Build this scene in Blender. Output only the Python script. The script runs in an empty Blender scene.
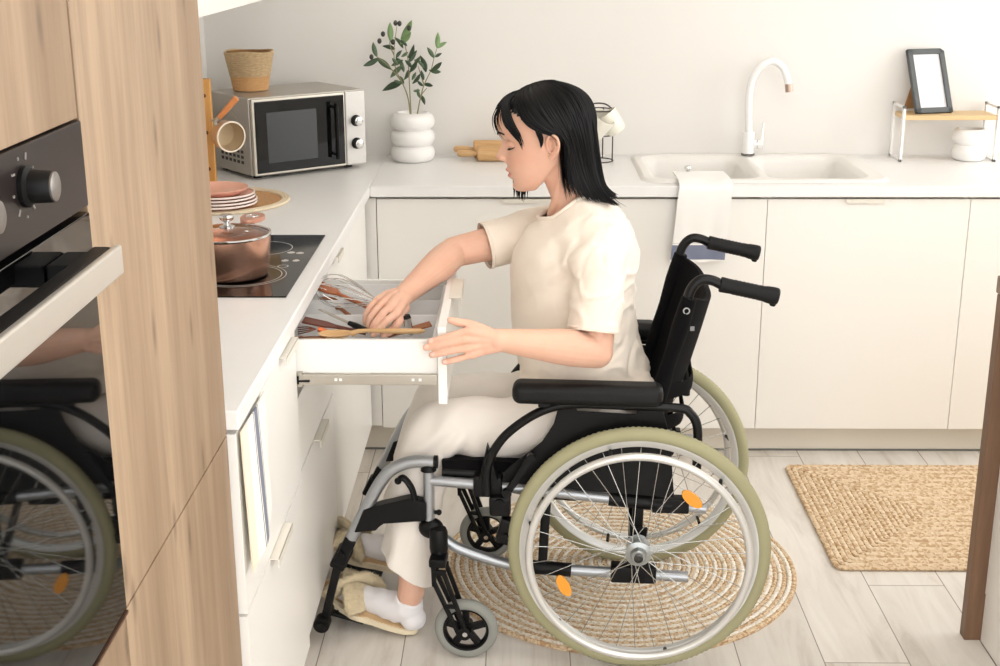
import bpy, bmesh, math, random
from mathutils import Vector, Matrix, noise
C = bpy.context.scene.collection
PI = math.pi
random.seed(7)

# ---------------------------------------------------------------- camera, world, lights, exposure
F_PX, TILT, YAW, ROLL, CAM_Z = 1319.41, 0.296177, -0.0147267, 0.0025873, 1.67
def cam_axes():
    fw = Vector((math.sin(YAW)*math.cos(TILT), math.cos(YAW)*math.cos(TILT), -math.sin(TILT)))
    rt = Vector((math.cos(YAW), -math.sin(YAW), 0)); dn = fw.cross(rt)
    c, s = math.cos(ROLL), math.sin(ROLL)
    return c*rt+s*dn, -s*rt+c*dn, fw
RT, DN, FW = cam_axes()
cam = bpy.data.objects.new('camera', bpy.data.cameras.new('camera')); C.objects.link(cam)
cam.data.sensor_width = 36; cam.data.lens = F_PX*36/1000
m = Matrix.Identity(4)
for i in range(3):
    m[i][0] = RT[i]; m[i][1] = -DN[i]; m[i][2] = -FW[i]
m.translation = (0, 0, CAM_Z); cam.matrix_world = m
cam.data.clip_start = 0.05
bpy.context.scene.camera = cam
vs = bpy.context.scene.view_settings
vs.view_transform = 'Standard'; vs.look = 'None'; vs.gamma = 1; vs.use_curve_mapping = False
vs.exposure = 0.25
world = bpy.data.worlds.new('world'); bpy.context.scene.world = world; world.use_nodes = True
bg = world.node_tree.nodes['Background']
bg.inputs[0].default_value = (1.0, 0.995, 0.985, 1); bg.inputs[1].default_value = 2.5
def area(name, loc, target, sx, sy, power, col):
    l = bpy.data.lights.new(name, 'AREA'); l.shape = 'RECTANGLE'; l.size = sx; l.size_y = sy; l.energy = power; l.color = col
    o = bpy.data.objects.new(name, l); C.objects.link(o); o.location = loc
    o.rotation_euler = (Vector(target)-Vector(loc)).to_track_quat('-Z', 'Y').to_euler()
    return o
area('window_daylight', (3.36, 3.35, 1.6), (0.0, 2.9, 0.7), 2.2, 1.6, 20, (1.0, 0.99, 0.975))
area('overhead_fill', (0.6, 2.2, 2.52), (0.4, 2.6, 0), 1.6, 1.6, 14, (1.0, 0.99, 0.975))  # overhead fill lamp added to brighten the room, no fixture behind it

# ---------------------------------------------------------------- helpers
def lin(c):
    return tuple((v/12.92 if v <= .04045 else ((v+.055)/1.055)**2.4) for v in c)
def rgb(h):
    return lin(tuple(int(h[i:i+2], 16)/255 for i in (0, 2, 4)))
MATS = {}
def mat(name, hexc, rough=.5, metal=0, var=.04, scale=8, bump=0, bscale=60, sss=0, coat=0, stretch=None, spec=.5, trans=0, alpha=1, sheen=0):
    if name in MATS: return MATS[name]
    m = bpy.data.materials.new(name); m.use_nodes = True; nt = m.node_tree
    p = nt.nodes['Principled BSDF']; c = rgb(hexc)
    tc = nt.nodes.new('ShaderNodeTexCoord'); mp = nt.nodes.new('ShaderNodeMapping'); nt.links.new(tc.outputs['Object'], mp.inputs[0])
    if stretch: mp.inputs['Scale'].default_value = stretch
    nz = nt.nodes.new('ShaderNodeTexNoise'); nz.inputs['Scale'].default_value = scale; nz.inputs['Detail'].default_value = 4
    nt.links.new(mp.outputs[0], nz.inputs[0])
    mx = nt.nodes.new('ShaderNodeMix'); mx.data_type = 'RGBA'
    mx.inputs[6].default_value = (*[max(0, v*(1-var)) for v in c], 1); mx.inputs[7].default_value = (*[min(1, v*(1+var)) for v in c], 1)
    nt.links.new(nz.outputs[0], mx.inputs[0]); nt.links.new(mx.outputs[2], p.inputs['Base Color'])
    p.inputs['Roughness'].default_value = rough; p.inputs['Metallic'].default_value = metal
    p.inputs['Specular IOR Level'].default_value = spec
    if sss:
        p.inputs['Subsurface Weight'].default_value = sss; p.inputs['Subsurface Radius'].default_value = (1, .35, .2); p.inputs['Subsurface Scale'].default_value = .008
    if coat: p.inputs['Coat Weight'].default_value = coat; p.inputs['Coat Roughness'].default_value = .05
    if trans: p.inputs['Transmission Weight'].default_value = trans
    if alpha < 1: p.inputs['Alpha'].default_value = alpha
    if sheen: p.inputs['Sheen Weight'].default_value = sheen
    if bump:
        n2 = nt.nodes.new('ShaderNodeTexNoise'); n2.inputs['Scale'].default_value = bscale; nt.links.new(mp.outputs[0], n2.inputs[0])
        b = nt.nodes.new('ShaderNodeBump'); b.inputs['Strength'].default_value = bump; b.inputs['Distance'].default_value = .004
        nt.links.new(n2.outputs[0], b.inputs['Height']); nt.links.new(b.outputs[0], p.inputs['Normal'])
    MATS[name] = m
    return m

def frame_to(d, up=Vector((0, 0, 1))):
    d = d.normalized()
    if abs(d.dot(up)) > .98: up = Vector((0, 1, 0)) if abs(d.y) < .9 else Vector((1, 0, 0))
    x = up.cross(d).normalized(); y = d.cross(x)
    return x, y

class G:
    """collects solids into one mesh"""
    def __init__(s, M=None): s.bm = bmesh.new(); s.M = M or Matrix.Identity(4); s.flatty = False
    def _fin(s, vs, M=None):
        T = s.M @ M if M is not None else s.M
        for v in vs: v.co = T @ v.co
    def box(s, c, d, rot=None, bev=0, seg=2):
        if bev: s.flatty = True
        r = bmesh.ops.create_cube(s.bm, size=1); vs = r['verts']
        for v in vs: v.co = Vector((v.co.x*d[0], v.co.y*d[1], v.co.z*d[2]))
        if bev:
            es = list({e for v in vs for e in v.link_edges})
            r2 = bmesh.ops.bevel(s.bm, geom=es, offset=min(bev, .49*min(abs(q) for q in d)), segments=seg, affect='EDGES', profile=.5)
            vs = list({v for f in r2['faces'] for v in f.verts} | {v for v in vs if v.is_valid})
        T = Matrix.Translation(c)
        if rot is not None: T = T @ rot.to_4x4()
        s._fin(vs, T); return s
    def span(s, a, b, bev=0, seg=2):
        a, b = Vector(a), Vector(b); d = b-a
        return s.box((a+b)/2, (abs(d.x), abs(d.y), abs(d.z)), bev=bev, seg=seg)
    def beam(s, a, b, w, h, up=(0, 0, 1), bev=0, ext=0):
        a, b = Vector(a), Vector(b); d = b-a; x, y = frame_to(d, Vector(up))
        R = Matrix((x, y, d.normalized())).transposed()
        return s.box((a+b)/2, (w, h, d.length+ext), rot=R, bev=bev)
    def tube(s, pts, r, seg=12, closed=False, fl=1.0, up=None, caps=True):
        pts = [Vector(p) for p in pts]; n = len(pts)
        rs = r if isinstance(r, (list, tuple)) else [r]*n
        fls = fl if isinstance(fl, (list, tuple)) else [fl]*n
        rings = []; px = None
        for i, p in enumerate(pts):
            a = pts[(i-1) % n] if (closed or i > 0) else p
            b = pts[(i+1) % n] if (closed or i < n-1) else p
            t = (b-a)
            if t.length < 1e-9: t = Vector((0, 0, 1))
            t.normalize()
            if px is None:
                x, y = frame_to(t, Vector(up) if up else Vector((0, 0, 1)))
            else:
                x = (px - t*px.dot(t))
                if x.length < 1e-6: x, _ = frame_to(t)
                x.normalize(); y = t.cross(x)
            px = x
            rings.append([s.bm.verts.new(s.M @ (p + x*math.cos(2*PI*k/seg)*rs[i] + y*math.sin(2*PI*k/seg)*rs[i]*fls[i])) for k in range(seg)])
        m_ = n if closed else n-1
        for i in range(m_):
            A, B = rings[i], rings[(i+1) % n]
            off = 0
            if closed and i == n-1:
                off = min(range(seg), key=lambda o: sum((A[k].co-B[(k+o) % seg].co).length for k in range(seg)))
            for k in range(seg):
                s.bm.faces.new((A[k], A[(k+1) % seg], B[(k+1+off) % seg], B[(k+off) % seg]))
        if not closed and caps:
            s.bm.faces.new(rings[0][::-1]); s.bm.faces.new(rings[-1])
        return s
    def lathe(s, prof, seg=32, M=None, cap=True):
        rings = []; T = s.M @ M if M is not None else s.M
        for (r, z) in prof:
            rings.append([s.bm.verts.new(T @ Vector((r*math.cos(2*PI*k/seg), r*math.sin(2*PI*k/seg), z))) for k in range(seg)])
        for A, B in zip(rings, rings[1:]):
            for k in range(seg): s.bm.faces.new((A[k], A[(k+1) % seg], B[(k+1) % seg], B[k]))
        if cap:
            s.bm.faces.new(rings[0][::-1]); s.bm.faces.new(rings[-1])
        return s
    def torus(s, R, r, seg=48, ms=10, M=None, fl=1.0):
        T = s.M @ M if M is not None else s.M; rings = []
        for i in range(seg):
            a = 2*PI*i/seg
            rings.append([s.bm.verts.new(T @ Vector(((R+r*math.cos(2*PI*k/ms))*math.cos(a), (R+r*math.cos(2*PI*k/ms))*math.sin(a), r*fl*math.sin(2*PI*k/ms)))) for k in range(ms)])
        for i in range(seg):
            A, B = rings[i], rings[(i+1) % seg]
            for k in range(ms): s.bm.faces.new((A[k], B[k], B[(k+1) % ms], A[(k+1) % ms]))
        return s
    def ell(s, c, r, rot=None, u=20, v=14):
        q = bmesh.ops.create_uvsphere(s.bm, u_segments=u, v_segments=v, radius=1)['verts']
        if not hasattr(r, '__len__'): r = (r, r, r)
        for w in q: w.co = Vector((w.co.x*r[0], w.co.y*r[1], w.co.z*r[2]))
        T = Matrix.Translation(c)
        if rot is not None: T = T @ rot.to_4x4()
        s._fin(q, T); return s
    def prism(s, poly, h, M=None, bev=0):
        """poly in local xy, extruded 0..h in z"""
        if bev: s.flatty = True
        T = s.M @ M if M is not None else s.M
        A = [s.bm.verts.new(Vector((x, y, 0))) for x, y in poly]; B = [s.bm.verts.new(Vector((x, y, h))) for x, y in poly]
        fs = [s.bm.faces.new(A[::-1]), s.bm.faces.new(B)]
        n = len(poly)
        for k in range(n): fs.append(s.bm.faces.new((A[k], A[(k+1) % n], B[(k+1) % n], B[k])))
        vs = A+B
        if bev:
            es = list({e for v in vs for e in v.link_edges})
            r2 = bmesh.ops.bevel(s.bm, geom=es, offset=bev, segments=2, affect='EDGES', profile=.5)
            vs = list({v for f in r2['faces'] for v in f.verts} | {v for v in vs if v.is_valid})
        for v in vs: v.co = T @ v.co
        return s
    def obj(s, name, m, parent=None, ang=35, smooth=True, recalc=True):
        if recalc: bmesh.ops.recalc_face_normals(s.bm, faces=s.bm.faces)
        me = bpy.data.meshes.new(name); s.bm.to_mesh(me); s.bm.free()
        if smooth:
            me.shade_smooth(); me.set_sharp_from_angle(angle=math.radians(ang))
        me.materials.append(m)
        o = bpy.data.objects.new(name, me); C.objects.link(o)
        if parent: o.parent = parent
        if smooth and s.flatty:
            w = o.modifiers.new('flat_faces', 'WEIGHTED_NORMAL'); w.keep_sharp = True; w.weight = 60
        return o

def cap_chain(g, pts, rs, seg=14):
    """tapered tube with rounded ends, used for limbs, fingers, handles"""
    pts = [Vector(p) for p in pts]
    g.tube(pts, rs, seg)
    g.ell(pts[0], rs[0], u=seg, v=8); g.ell(pts[-1], rs[-1], u=seg, v=8)
    for p, r in list(zip(pts, rs))[1:-1]: g.ell(p, r*.995, u=seg, v=8)

def remeshed(g, voxel, smooth=0, it=1):
    bmesh.ops.recalc_face_normals(g.bm, faces=g.bm.faces)
    me = bpy.data.meshes.new('tmp'); g.bm.to_mesh(me); g.bm.free()
    o = bpy.data.objects.new('tmp', me); C.objects.link(o)
    md = o.modifiers.new('r', 'REMESH'); md.mode = 'VOXEL'; md.voxel_size = voxel
    if smooth:
        sm = o.modifiers.new('s', 'SMOOTH'); sm.factor = smooth; sm.iterations = it
    dg = bpy.context.evaluated_depsgraph_get(); dg.update()
    me2 = bpy.data.meshes.new_from_object(o.evaluated_get(dg)); bpy.data.objects.remove(o)
    return me2

def spline(pts, n=8, closed=False):
    """Catmull-Rom through points"""
    P = [Vector(p) for p in pts]; out = []; N = len(P)
    for i in range(N if closed else N-1):
        p0 = P[(i-1) % N] if closed or i > 0 else P[i]*2-P[i+1]
        p1, p2 = P[i], P[(i+1) % N]
        p3 = P[(i+2) % N] if closed or i < N-2 else P[i+1]*2-P[i]
        for k in range(n):
            t = k/n
            out.append(.5*((2*p1)+(-p0+p2)*t+(2*p0-5*p1+4*p2-p3)*t*t+(-p0+3*p1-3*p2+p3)*t**3))
    if not closed: out.append(P[-1])
    return out
def resample(vals, n=8):
    return [v.x for v in spline([(v, 0, 0) for v in vals], n)]

def tag(o, label=None, cat=None, group=None, kind=None):
    if label: o['label'] = label
    if cat: o['category'] = cat
    if group: o['group'] = group
    if kind: o['kind'] = kind
    return o
def thing(name, label, cat, loc=(0, 0, 0), rotz=0, group=None):
    o = bpy.data.objects.new(name, None); C.objects.link(o); o.location = loc; o.rotation_euler = (0, 0, rotz)
    o.empty_display_size = .05
    return tag(o, label, cat, group)
def copy_tree(o, parent=None):
    c = o.copy(); C.objects.link(c)
    if parent is not None: c.parent = parent
    for ch in o.children: copy_tree(ch, c)
    return c
def struct(o): o['kind'] = 'structure'; return o
def Rx(a): return Matrix.Rotation(a, 4, 'X')
def Ry(a): return Matrix.Rotation(a, 4, 'Y')
def Rz(a): return Matrix.Rotation(a, 4, 'Z')
def Tr(x, y, z): return Matrix.Translation((x, y, z))

# ---------------------------------------------------------------- materials
def wood(name, c1, c2, c3, axis='Z', rough=.5, scale=1.0, knots=True):
    m = bpy.data.materials.new(name); m.use_nodes = True; nt = m.node_tree; p = nt.nodes['Principled BSDF']
    tc = nt.nodes.new('ShaderNodeTexCoord'); mp = nt.nodes.new('ShaderNodeMapping'); nt.links.new(tc.outputs['Object'], mp.inputs[0])
    s = {'X': (.35, 5, 5), 'Y': (5, .35, 5), 'Z': (5, 5, .35)}[axis]
    mp.inputs['Scale'].default_value = tuple(v*scale for v in s)
    n1 = nt.nodes.new('ShaderNodeTexNoise'); n1.inputs['Scale'].default_value = 1.6; n1.inputs['Detail'].default_value = 5; n1.inputs['Distortion'].default_value = 1.1
    nt.links.new(mp.outputs[0], n1.inputs[0])
    r1 = nt.nodes.new('ShaderNodeValToRGB'); e = r1.color_ramp.elements
    e[0].position = .33; e[0].color = (*rgb(c2), 1); e[1].position = .68; e[1].color = (*rgb(c1), 1)
    nt.links.new(n1.outputs[0], r1.inputs[0])
    n2 = nt.nodes.new('ShaderNodeTexNoise'); n2.inputs['Scale'].default_value = 11; n2.inputs['Detail'].default_value = 6; n2.inputs['Roughness'].default_value = .65
    nt.links.new(mp.outputs[0], n2.inputs[0])
    mx = nt.nodes.new('ShaderNodeMix'); mx.data_type = 'RGBA'; mx.blend_type = 'MIX'
    r2 = nt.nodes.new('ShaderNodeValToRGB'); e = r2.color_ramp.elements
    e[0].position = .36; e[0].color = (.40, .40, .40, 1); e[1].position = .62; e[1].color = (0, 0, 0, 1)
    nt.links.new(n2.outputs[0], r2.inputs[0]); nt.links.new(r2.outputs[0], mx.inputs[0])
    nt.links.new(r1.outputs[0], mx.inputs[6]); mx.inputs[7].default_value = (*rgb(c3), 1)
    last = mx.outputs[2]
    if knots:
        sx = nt.nodes.new('ShaderNodeSeparateXYZ'); nt.links.new(tc.outputs['Object'], sx.inputs[0])
        cx = nt.nodes.new('ShaderNodeCombineXYZ'); nt.links.new(sx.outputs['XYZ'.index('Y' if axis != 'Y' else 'X')], cx.inputs[0]); nt.links.new(sx.outputs['XYZ'.index(axis)], cx.inputs[1])
        m3 = nt.nodes.new('ShaderNodeMapping'); m3.inputs['Scale'].default_value = (9, 2.6, 1); m3.inputs['Location'].default_value = (.37, .21, 0)
        nt.links.new(cx.outputs[0], m3.inputs[0])
        vo = nt.nodes.new('ShaderNodeTexVoronoi'); vo.voronoi_dimensions = '2D'; vo.inputs['Scale'].default_value = 1.0; nt.links.new(m3.outputs[0], vo.inputs[0])
        r3 = nt.nodes.new('ShaderNodeValToRGB'); e = r3.color_ramp.elements
        e[0].position = .015; e[0].color = (.55, .55, .55, 1); e[1].position = .10; e[1].color = (0, 0, 0, 1)
        nt.links.new(vo.outputs['Distance'], r3.inputs[0])
        m4 = nt.nodes.new('ShaderNodeMix'); m4.data_type = 'RGBA'; nt.links.new(r3.outputs[0], m4.inputs[0]); nt.links.new(last, m4.inputs[6])
        m4.inputs[7].default_value = (*[v*.45 for v in rgb(c3)], 1); last = m4.outputs[2]
    nt.links.new(last, p.inputs['Base Color']); p.inputs['Roughness'].default_value = rough
    b = nt.nodes.new('ShaderNodeBump'); b.inputs['Strength'].default_value = .12; b.inputs['Distance'].default_value = .002
    nt.links.new(n2.outputs[0], b.inputs['Height']); nt.links.new(b.outputs[0], p.inputs['Normal'])
    MATS[name] = m
    return m
OAK = wood('oak_veneer', 'B49B80', '8F765D', '705843', 'Z', .5, .6)
DARKWOOD = wood('walnut_stained_wood', '8A6A50', '71543E', '5A4232', 'Z', .5, knots=False)
GREYWOOD = wood('laminated_edge_wood', 'A5907C', '8C7766', '6E5B4C', 'Y', .5, knots=False)
LWOOD = wood('light_beech', 'E0BC8C', 'CFA26C', 'B98B57', 'X', .45, 3, knots=False)
MWOOD = wood('brown_kitchen_wood', 'B47A4E', '94592F', '7A4526', 'X', .45, 3, knots=False)
PINE = wood('honey_pine', 'E2AC66', 'D29A50', 'B97F3C', 'Z', .45, 2)
WALL = mat('wall_paint', 'E9E6E1', .85, var=.01, scale=2, bump=.03, bscale=120)
CEIL = mat('ceiling_paint', 'F4F1EC', .9, var=.01)
LAC = mat('cream_lacquer', 'F2EFE9', .38, var=.008)
LACW = mat('white_lacquer', 'F6F4EF', .35, var=.008)
TOP = mat('white_worktop', 'F1F0EE', .35, var=.015, scale=30)
KICK = mat('beige_kick', 'E2DACC', .5, var=.02)
DGREY = mat('grey_strip', '6E6E68', .6)
INSIDE = mat('cabinet_inside', 'C9AE90', .6)
BLK = mat('black_plastic', '060607', .45, bump=.04, bscale=300, spec=.25)
BLKM = mat('black_painted_metal', '050506', .36, spec=.3)
BLKF = mat('black_upholstery', '050406', .95, bump=.25, bscale=700, spec=.2)
ALU = mat('silver_painted_tube', 'AEB1B5', .33, .75, var=.03)
CHR = mat('polished_chrome', 'D8D8D8', .12, 1)
STEEL = mat('brushed_steel', 'B5AFA4', .34, .9, stretch=(1, 20, 1))
WHITE_PL = mat('white_plastic', 'F2F1EF', .35, var=.01)
CER = mat('white_ceramic', 'F4F2EF', .4, var=.01)

# floor : whitewashed laminate planks running away from the camera
def floor_mat():
    m = bpy.data.materials.new('whitewashed_planks'); m.use_nodes = True; nt = m.node_tree; p = nt.nodes['Principled BSDF']
    N = nt.nodes.new; L = nt.links.new
    tc = N('ShaderNodeTexCoord'); sp = N('ShaderNodeSeparateXYZ'); L(tc.outputs['Object'], sp.inputs[0])
    def mth(op, a, b=None, c=None):
        n = N('ShaderNodeMath'); n.operation = op
        for i, v in enumerate((a, b, c)):
            if v is None: continue
            if isinstance(v, (int, float)): n.inputs[i].default_value = v
            else: L(v, n.inputs[i])
        return n.outputs[0]
    W, LEN = .2017, 1.29
    u = mth('DIVIDE', mth('SUBTRACT', sp.outputs[0], .73), W)
    k = mth('FLOOR', u); fu = mth('FRACT', u)
    # joint offset of each plank row
    off = mth('MULTIPLY', mth('FRACT', mth('MULTIPLY', k, .302)), LEN)
    v = mth('DIVIDE', mth('SUBTRACT', mth('SUBTRACT', sp.outputs[1], 2.787), off), LEN)
    kv = mth('FLOOR', v); fv = mth('FRACT', v)
    du = mth('MULTIPLY', mth('MINIMUM', fu, mth('SUBTRACT', 1, fu)), W)
    dv = mth('MULTIPLY', mth('MINIMUM', fv, mth('SUBTRACT', 1, fv)), LEN)
    seam = mth('LESS_THAN', mth('MINIMUM', du, dv), .0014)
    cmb = N('ShaderNodeCombineXYZ'); L(k, cmb.inputs[0]); L(kv, cmb.inputs[1])
    wn = N('ShaderNodeTexWhiteNoise'); L(cmb.outputs[0], wn.inputs[0])
    mp = N('ShaderNodeMapping'); mp.inputs['Scale'].default_value = (9, 1.2, 1); L(tc.outputs['Object'], mp.inputs[0])
    ad = N('ShaderNodeVectorMath'); ad.operation = 'ADD'; L(mp.outputs[0], ad.inputs[0])
    sc = N('ShaderNodeVectorMath'); sc.operation = 'SCALE'; sc.inputs['Scale'].default_value = 30; L(wn.outputs['Color'], sc.inputs[0]); L(sc.outputs[0], ad.inputs[1])
    n1 = N('ShaderNodeTexNoise'); n1.inputs['Scale'].default_value = 1.4; n1.inputs['Detail'].default_value = 8; n1.inputs['Roughness'].default_value = .62; n1.inputs['Distortion'].default_value = 1.2
    L(ad.outputs[0], n1.inputs[0])
    r = N('ShaderNodeValToRGB'); e = r.color_ramp.elements
    e[0].position = .30; e[0].color = (*rgb('C6BCB1'), 1); e[1].position = .62; e[1].color = (*rgb('E4DED6'), 1)
    x = e.new(.45); x.color = (*rgb('DAD3CA'), 1)
    L(n1.outputs[0], r.inputs[0])
    hs = N('ShaderNodeHueSaturation'); L(r.outputs[0], hs.inputs['Color']); L(mth('ADD', mth('MULTIPLY', wn.outputs['Value'], .10), .95), hs.inputs['Value'])
    mx = N('ShaderNodeMix'); mx.data_type = 'RGBA'; L(seam, mx.inputs[0]); L(hs.outputs[0], mx.inputs[6]); mx.inputs[7].default_value = (*rgb('8D837A'), 1)
    L(mx.outputs[2], p.inputs['Base Color']); p.inputs['Roughness'].default_value = .5
    b = N('ShaderNodeBump'); b.inputs['Strength'].default_value = .1; b.inputs['Distance'].default_value = .002; L(n1.outputs[0], b.inputs['Height']); L(b.outputs[0], p.inputs['Normal'])
    return m
FLOOR = floor_mat()

# ---------------------------------------------------------------- room shell
XW, YW = -1.088, 4.65
struct(G().span((XW-.1, -.6, -.1), (3.5, YW+.1, 0)).obj('floor', FLOOR, smooth=False))
struct(G().span((XW-.1, YW, 0), (3.5, YW+.1, 2.6)).obj('wall_back', WALL, smooth=False))
struct(G().span((XW-.1, -.6, 0), (XW, YW, 2.6)).obj('wall_left', WALL, smooth=False))
struct(G().span((XW-.1, -.6, 2.6), (3.5, YW+.1, 2.7)).obj('ceiling', CEIL, smooth=False))
g = G()
g.span((3.4, -.6, 0), (3.5, YW, .75)).span((3.4, -.6, 2.45), (3.5, YW, 2.6)).span((3.4, -.6, .75), (3.5, 2.2, 2.45)).span((3.4, 4.5, .75), (3.5, YW, 2.45))
struct(g.obj('wall_right', WALL, smooth=False))
g = G()
for a, b in (((3.40, 2.2, .75), (3.47, 2.26, 2.45)), ((3.40, 4.44, .75), (3.47, 4.5, 2.45)), ((3.40, 2.2, .75), (3.47, 4.5, .82)), ((3.40, 2.2, 2.38), (3.47, 4.5, 2.45)), ((3.41, 3.32, .75), (3.46, 3.38, 2.45))):
    g.span(a, b, bev=.004)
struct(g.obj('window_1', WHITE_PL))

# ---------------------------------------------------------------- tall oak housing with the built-in oven
OX = -.485
def tall_unit(name, label, y0, y1, fronts, hole=None):
    t = thing(name, label, 'cabinet', ((XW+OX)/2, (y0+y1)/2, 0))
    ox, oy = t.location.x, t.location.y
    g = G(Tr(-ox, -oy, 0)); X0 = XW+.005; X1 = OX-.021
    g.span((X0, y0+.001, .1), (X1, y0+.018, 2.4)).span((X0, y1-.018, .1), (X1, y1-.001, 2.4)).span((X0, y0+.018, .1), (X0+.01, y1-.018, 2.4))
    for z in ([.1, .845, 1.478, 2.38] if hole else [.1, .85, 2.38]): g.span((X0+.01, y0+.018, z), (X1, y1-.018, z+.018))
    g.span((X0, y0, 0), (X1-.04, y1, .1))
    g.obj('body', OAK, t, smooth=False)
    for (z0, z1) in fronts:
        G(Tr(-ox, -oy, 0)).span((OX-.02, y0+.0015, z0), (OX, y1-.0015, z1), bev=.0008).obj('door', OAK, t)
    return t
tall_unit('tall_cabinet', 'tall oak cabinet with a plain vertical-grain front, between the oven and the white worktop', 1.453, 2.045, [(.105, .8665), (.8695, 2.395)])
tall_unit('oven_housing_cabinet', 'tall oak cabinet that houses the black built-in oven', .855, 1.45, [(.105, .8655), (1.474, 2.395)], hole=True)
BGL = mat('black_oven_glass', '0A0A0B', .03, var=0, spec=.6)
PANEL = mat('oven_panel_glass', '292322', .3, spec=.2)
def build_oven():
    y0, y1, z0, z1 = .858, 1.4475, .8685, 1.472
    yc = (y0+y1)/2
    t = thing('built_in_oven', 'black built-in oven with round knobs and a thick silver bar handle', 'oven', (OX, yc, z0))
    B = Tr(-OX, -yc, -z0)
    G(B).span((OX-.5, y0+.02, z0+.02), (OX-.024, y1-.02, z1-.02)).obj('body', mat('grey_oven_case', '55504C', .5), t)
    G(B).span((OX-.022, y0, 1.3765), (OX+.004, y1, z1), bev=.002).obj('control_panel', PANEL, t)
    d = G(B).span((OX-.022, y0, z0+.004), (OX+.004, y1, 1.370), bev=.002).obj('door', BGL, t)
    g = G(B).span((OX-.01, y0+.002, z0), (OX+.006, y1-.002, z0+.004)); g.obj('bottom_trim', mat('bronze_trim', '5A3B28', .4, .5), t)
    h = G(B)
    # bar: deep flat silver section on two black posts
    hx, hz = -.4235, 1.338
    h.box((hx, yc+.0, hz), (.009, .405, .032), bev=.003, seg=3)
    ho = h.obj('door_handle', mat('satin_silver', 'CFCBC3', .32, .6), d)
    g = G(B)
    for yy in (y0+.12, y1-.125): g.span((OX+.004, yy-.030, hz-.016), (hx-.006, yy+.035, hz+.008), bev=.004)
    g.span((hx-.026, yc-.198, hz-.013), (hx-.004, yc+.198, hz+.015), bev=.004)
    g.obj('handle_bracket', BLK, ho)
    for yy in (1.262, 1.118, .974):
        k = G(B @ Tr(OX+.004, yy, 1.433) @ Ry(PI/2)); k.lathe([(.0205, 0), (.0205, .005), (.0165, .008), (.0155, .028), (.0148, .029)], 36)
        ko = k.obj('knob', BLK, t)
        c = G(B @ Tr(OX+.0332, yy, 1.433) @ Ry(PI/2)); c.lathe([(.0145, 0), (.0145, .0018), (.013, .0026), (.001, .0028)], 36)
        c.obj('knob_cap', mat('knob_metal', '8C8885', .35, .8), ko)
        for k_ in range(9):
            a = 2*PI*k_/9+.5; R = .030
            G(B).box((OX+.0045, yy+R*math.cos(a), 1.433+R*math.sin(a)), (.0012, .0070 if k_ % 2 else .0030, .0022), rot=Matrix.Rotation(a if k_ % 3 else 0, 3, 'X')).obj('dial_marking', mat('dial_print', '8F8A85', .5), ko)
build_oven()

# ---------------------------------------------------------------- base cabinets
def cabinet(name, label, lo, hi, axis, fronts, group=None, open_slot=None):
    """axis 'Y': runs along the left wall, fronts face +X; axis 'X': along the back wall, fronts face -Y.
    fronts: (kind, u0, u1, z0, z1, pull)  pull = (u0,u1,'top') or None"""
    cx, cy = (lo[0]+hi[0])/2, (lo[1]+hi[1])/2
    t = thing(name, label, 'cabinet', (cx, cy, 0), group=group); B = Tr(-cx, -cy, 0)
    g = G(B); w = .017
    x0, y0 = lo; x1, y1 = hi; zt = .868
    if axis == 'Y':
        g.span((x0, y0+.001, .105), (x1, y0+w, zt)).span((x0, y1-w, .105), (x1, y1-.001, zt)).span((x0, y0+w, .105), (x0+.01, y1-w, zt)).span((x0+.01, y0+w, .105), (x1, y1-w, .12)).span((x0+.01, y0+w, zt-.016), (x1, y1-w, zt))
    else:
        g.span((x0+.001, y0, .105), (x0+w, y1, zt)).span((x1-w, y0, .105), (x1-.001, y1, zt)).span((x0+w, y1-.01, .105), (x1-w, y1, zt)).span((x0+w, y0, .105), (x1-w, y1-.01, .12))
    g.obj('body', LAC if axis == 'X' else LACW, t, smooth=False)
    for (kind, u0, u1, z0, z1, pull) in fronts:
        M_ = LAC if axis == 'X' else LACW
        if axis == 'Y': d = G(B).span((x1+.001, u0+.0008, z0), (x1+.019, u1-.0008, z1), bev=.0012).obj(kind, M_, t)
        else: d = G(B).span((u0+.0008, y0-.019, z0), (u1-.0008, y0-.001, z1), bev=.0012).obj(kind, M_, t)
        if pull:
            a, b = pull[0], pull[1]; pz = z1
            if axis == 'Y':
                q = G(B).span((x1+.016, a, pz-.0005), (x1+.036, b, pz+.002), bev=.0006).span((x1+.034, a, pz-.016), (x1+.036, b, pz+.002), bev=.0006)
            else:
                q = G(B).span((a, y0-.026, pz-.0005), (b, y0-.016, pz+.0015), bev=.0005).span((a, y0-.027, pz-.012), (b, y0-.0255, pz+.0015), bev=.0005)
            q.obj('handle', mat('pale_pull', 'E9E4D8', .35), d)
    return t
LX = -.499   # carcass front, fronts reach -.480
cabinet('base_cabinet', 'white base cabinet nearest the oak cabinet, with a striped towel on its front', (XW+.01, 2.05), (-.491, 2.652), 'Y',
        [('drawer', 2.05, 2.652, .53, .866, (2.46, 2.60)), ('drawer', 2.05, 2.652, .118, .525, (2.27, 2.43))])
cb = cabinet('base_cabinet', 'white base cabinet under the hob with its top drawer pulled open', (XW+.01, 2.654), (LX, 3.206), 'Y',
        [('drawer', 2.654, 3.206, .53, .696, None), ('drawer', 2.654, 3.206, .118, .525, (2.88, 3.02))])
cabinet('base_cabinet', 'white corner base cabinet beyond the open drawer', (XW+.01, 3.208), (LX, 4.045), 'Y',
        [('door', 3.208, 3.64, .118, .866, (3.30, 3.40)), ('door', 3.64, 4.045, .118, .866, None)])
BY = 4.089   # back run: fronts reach 4.070
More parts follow.
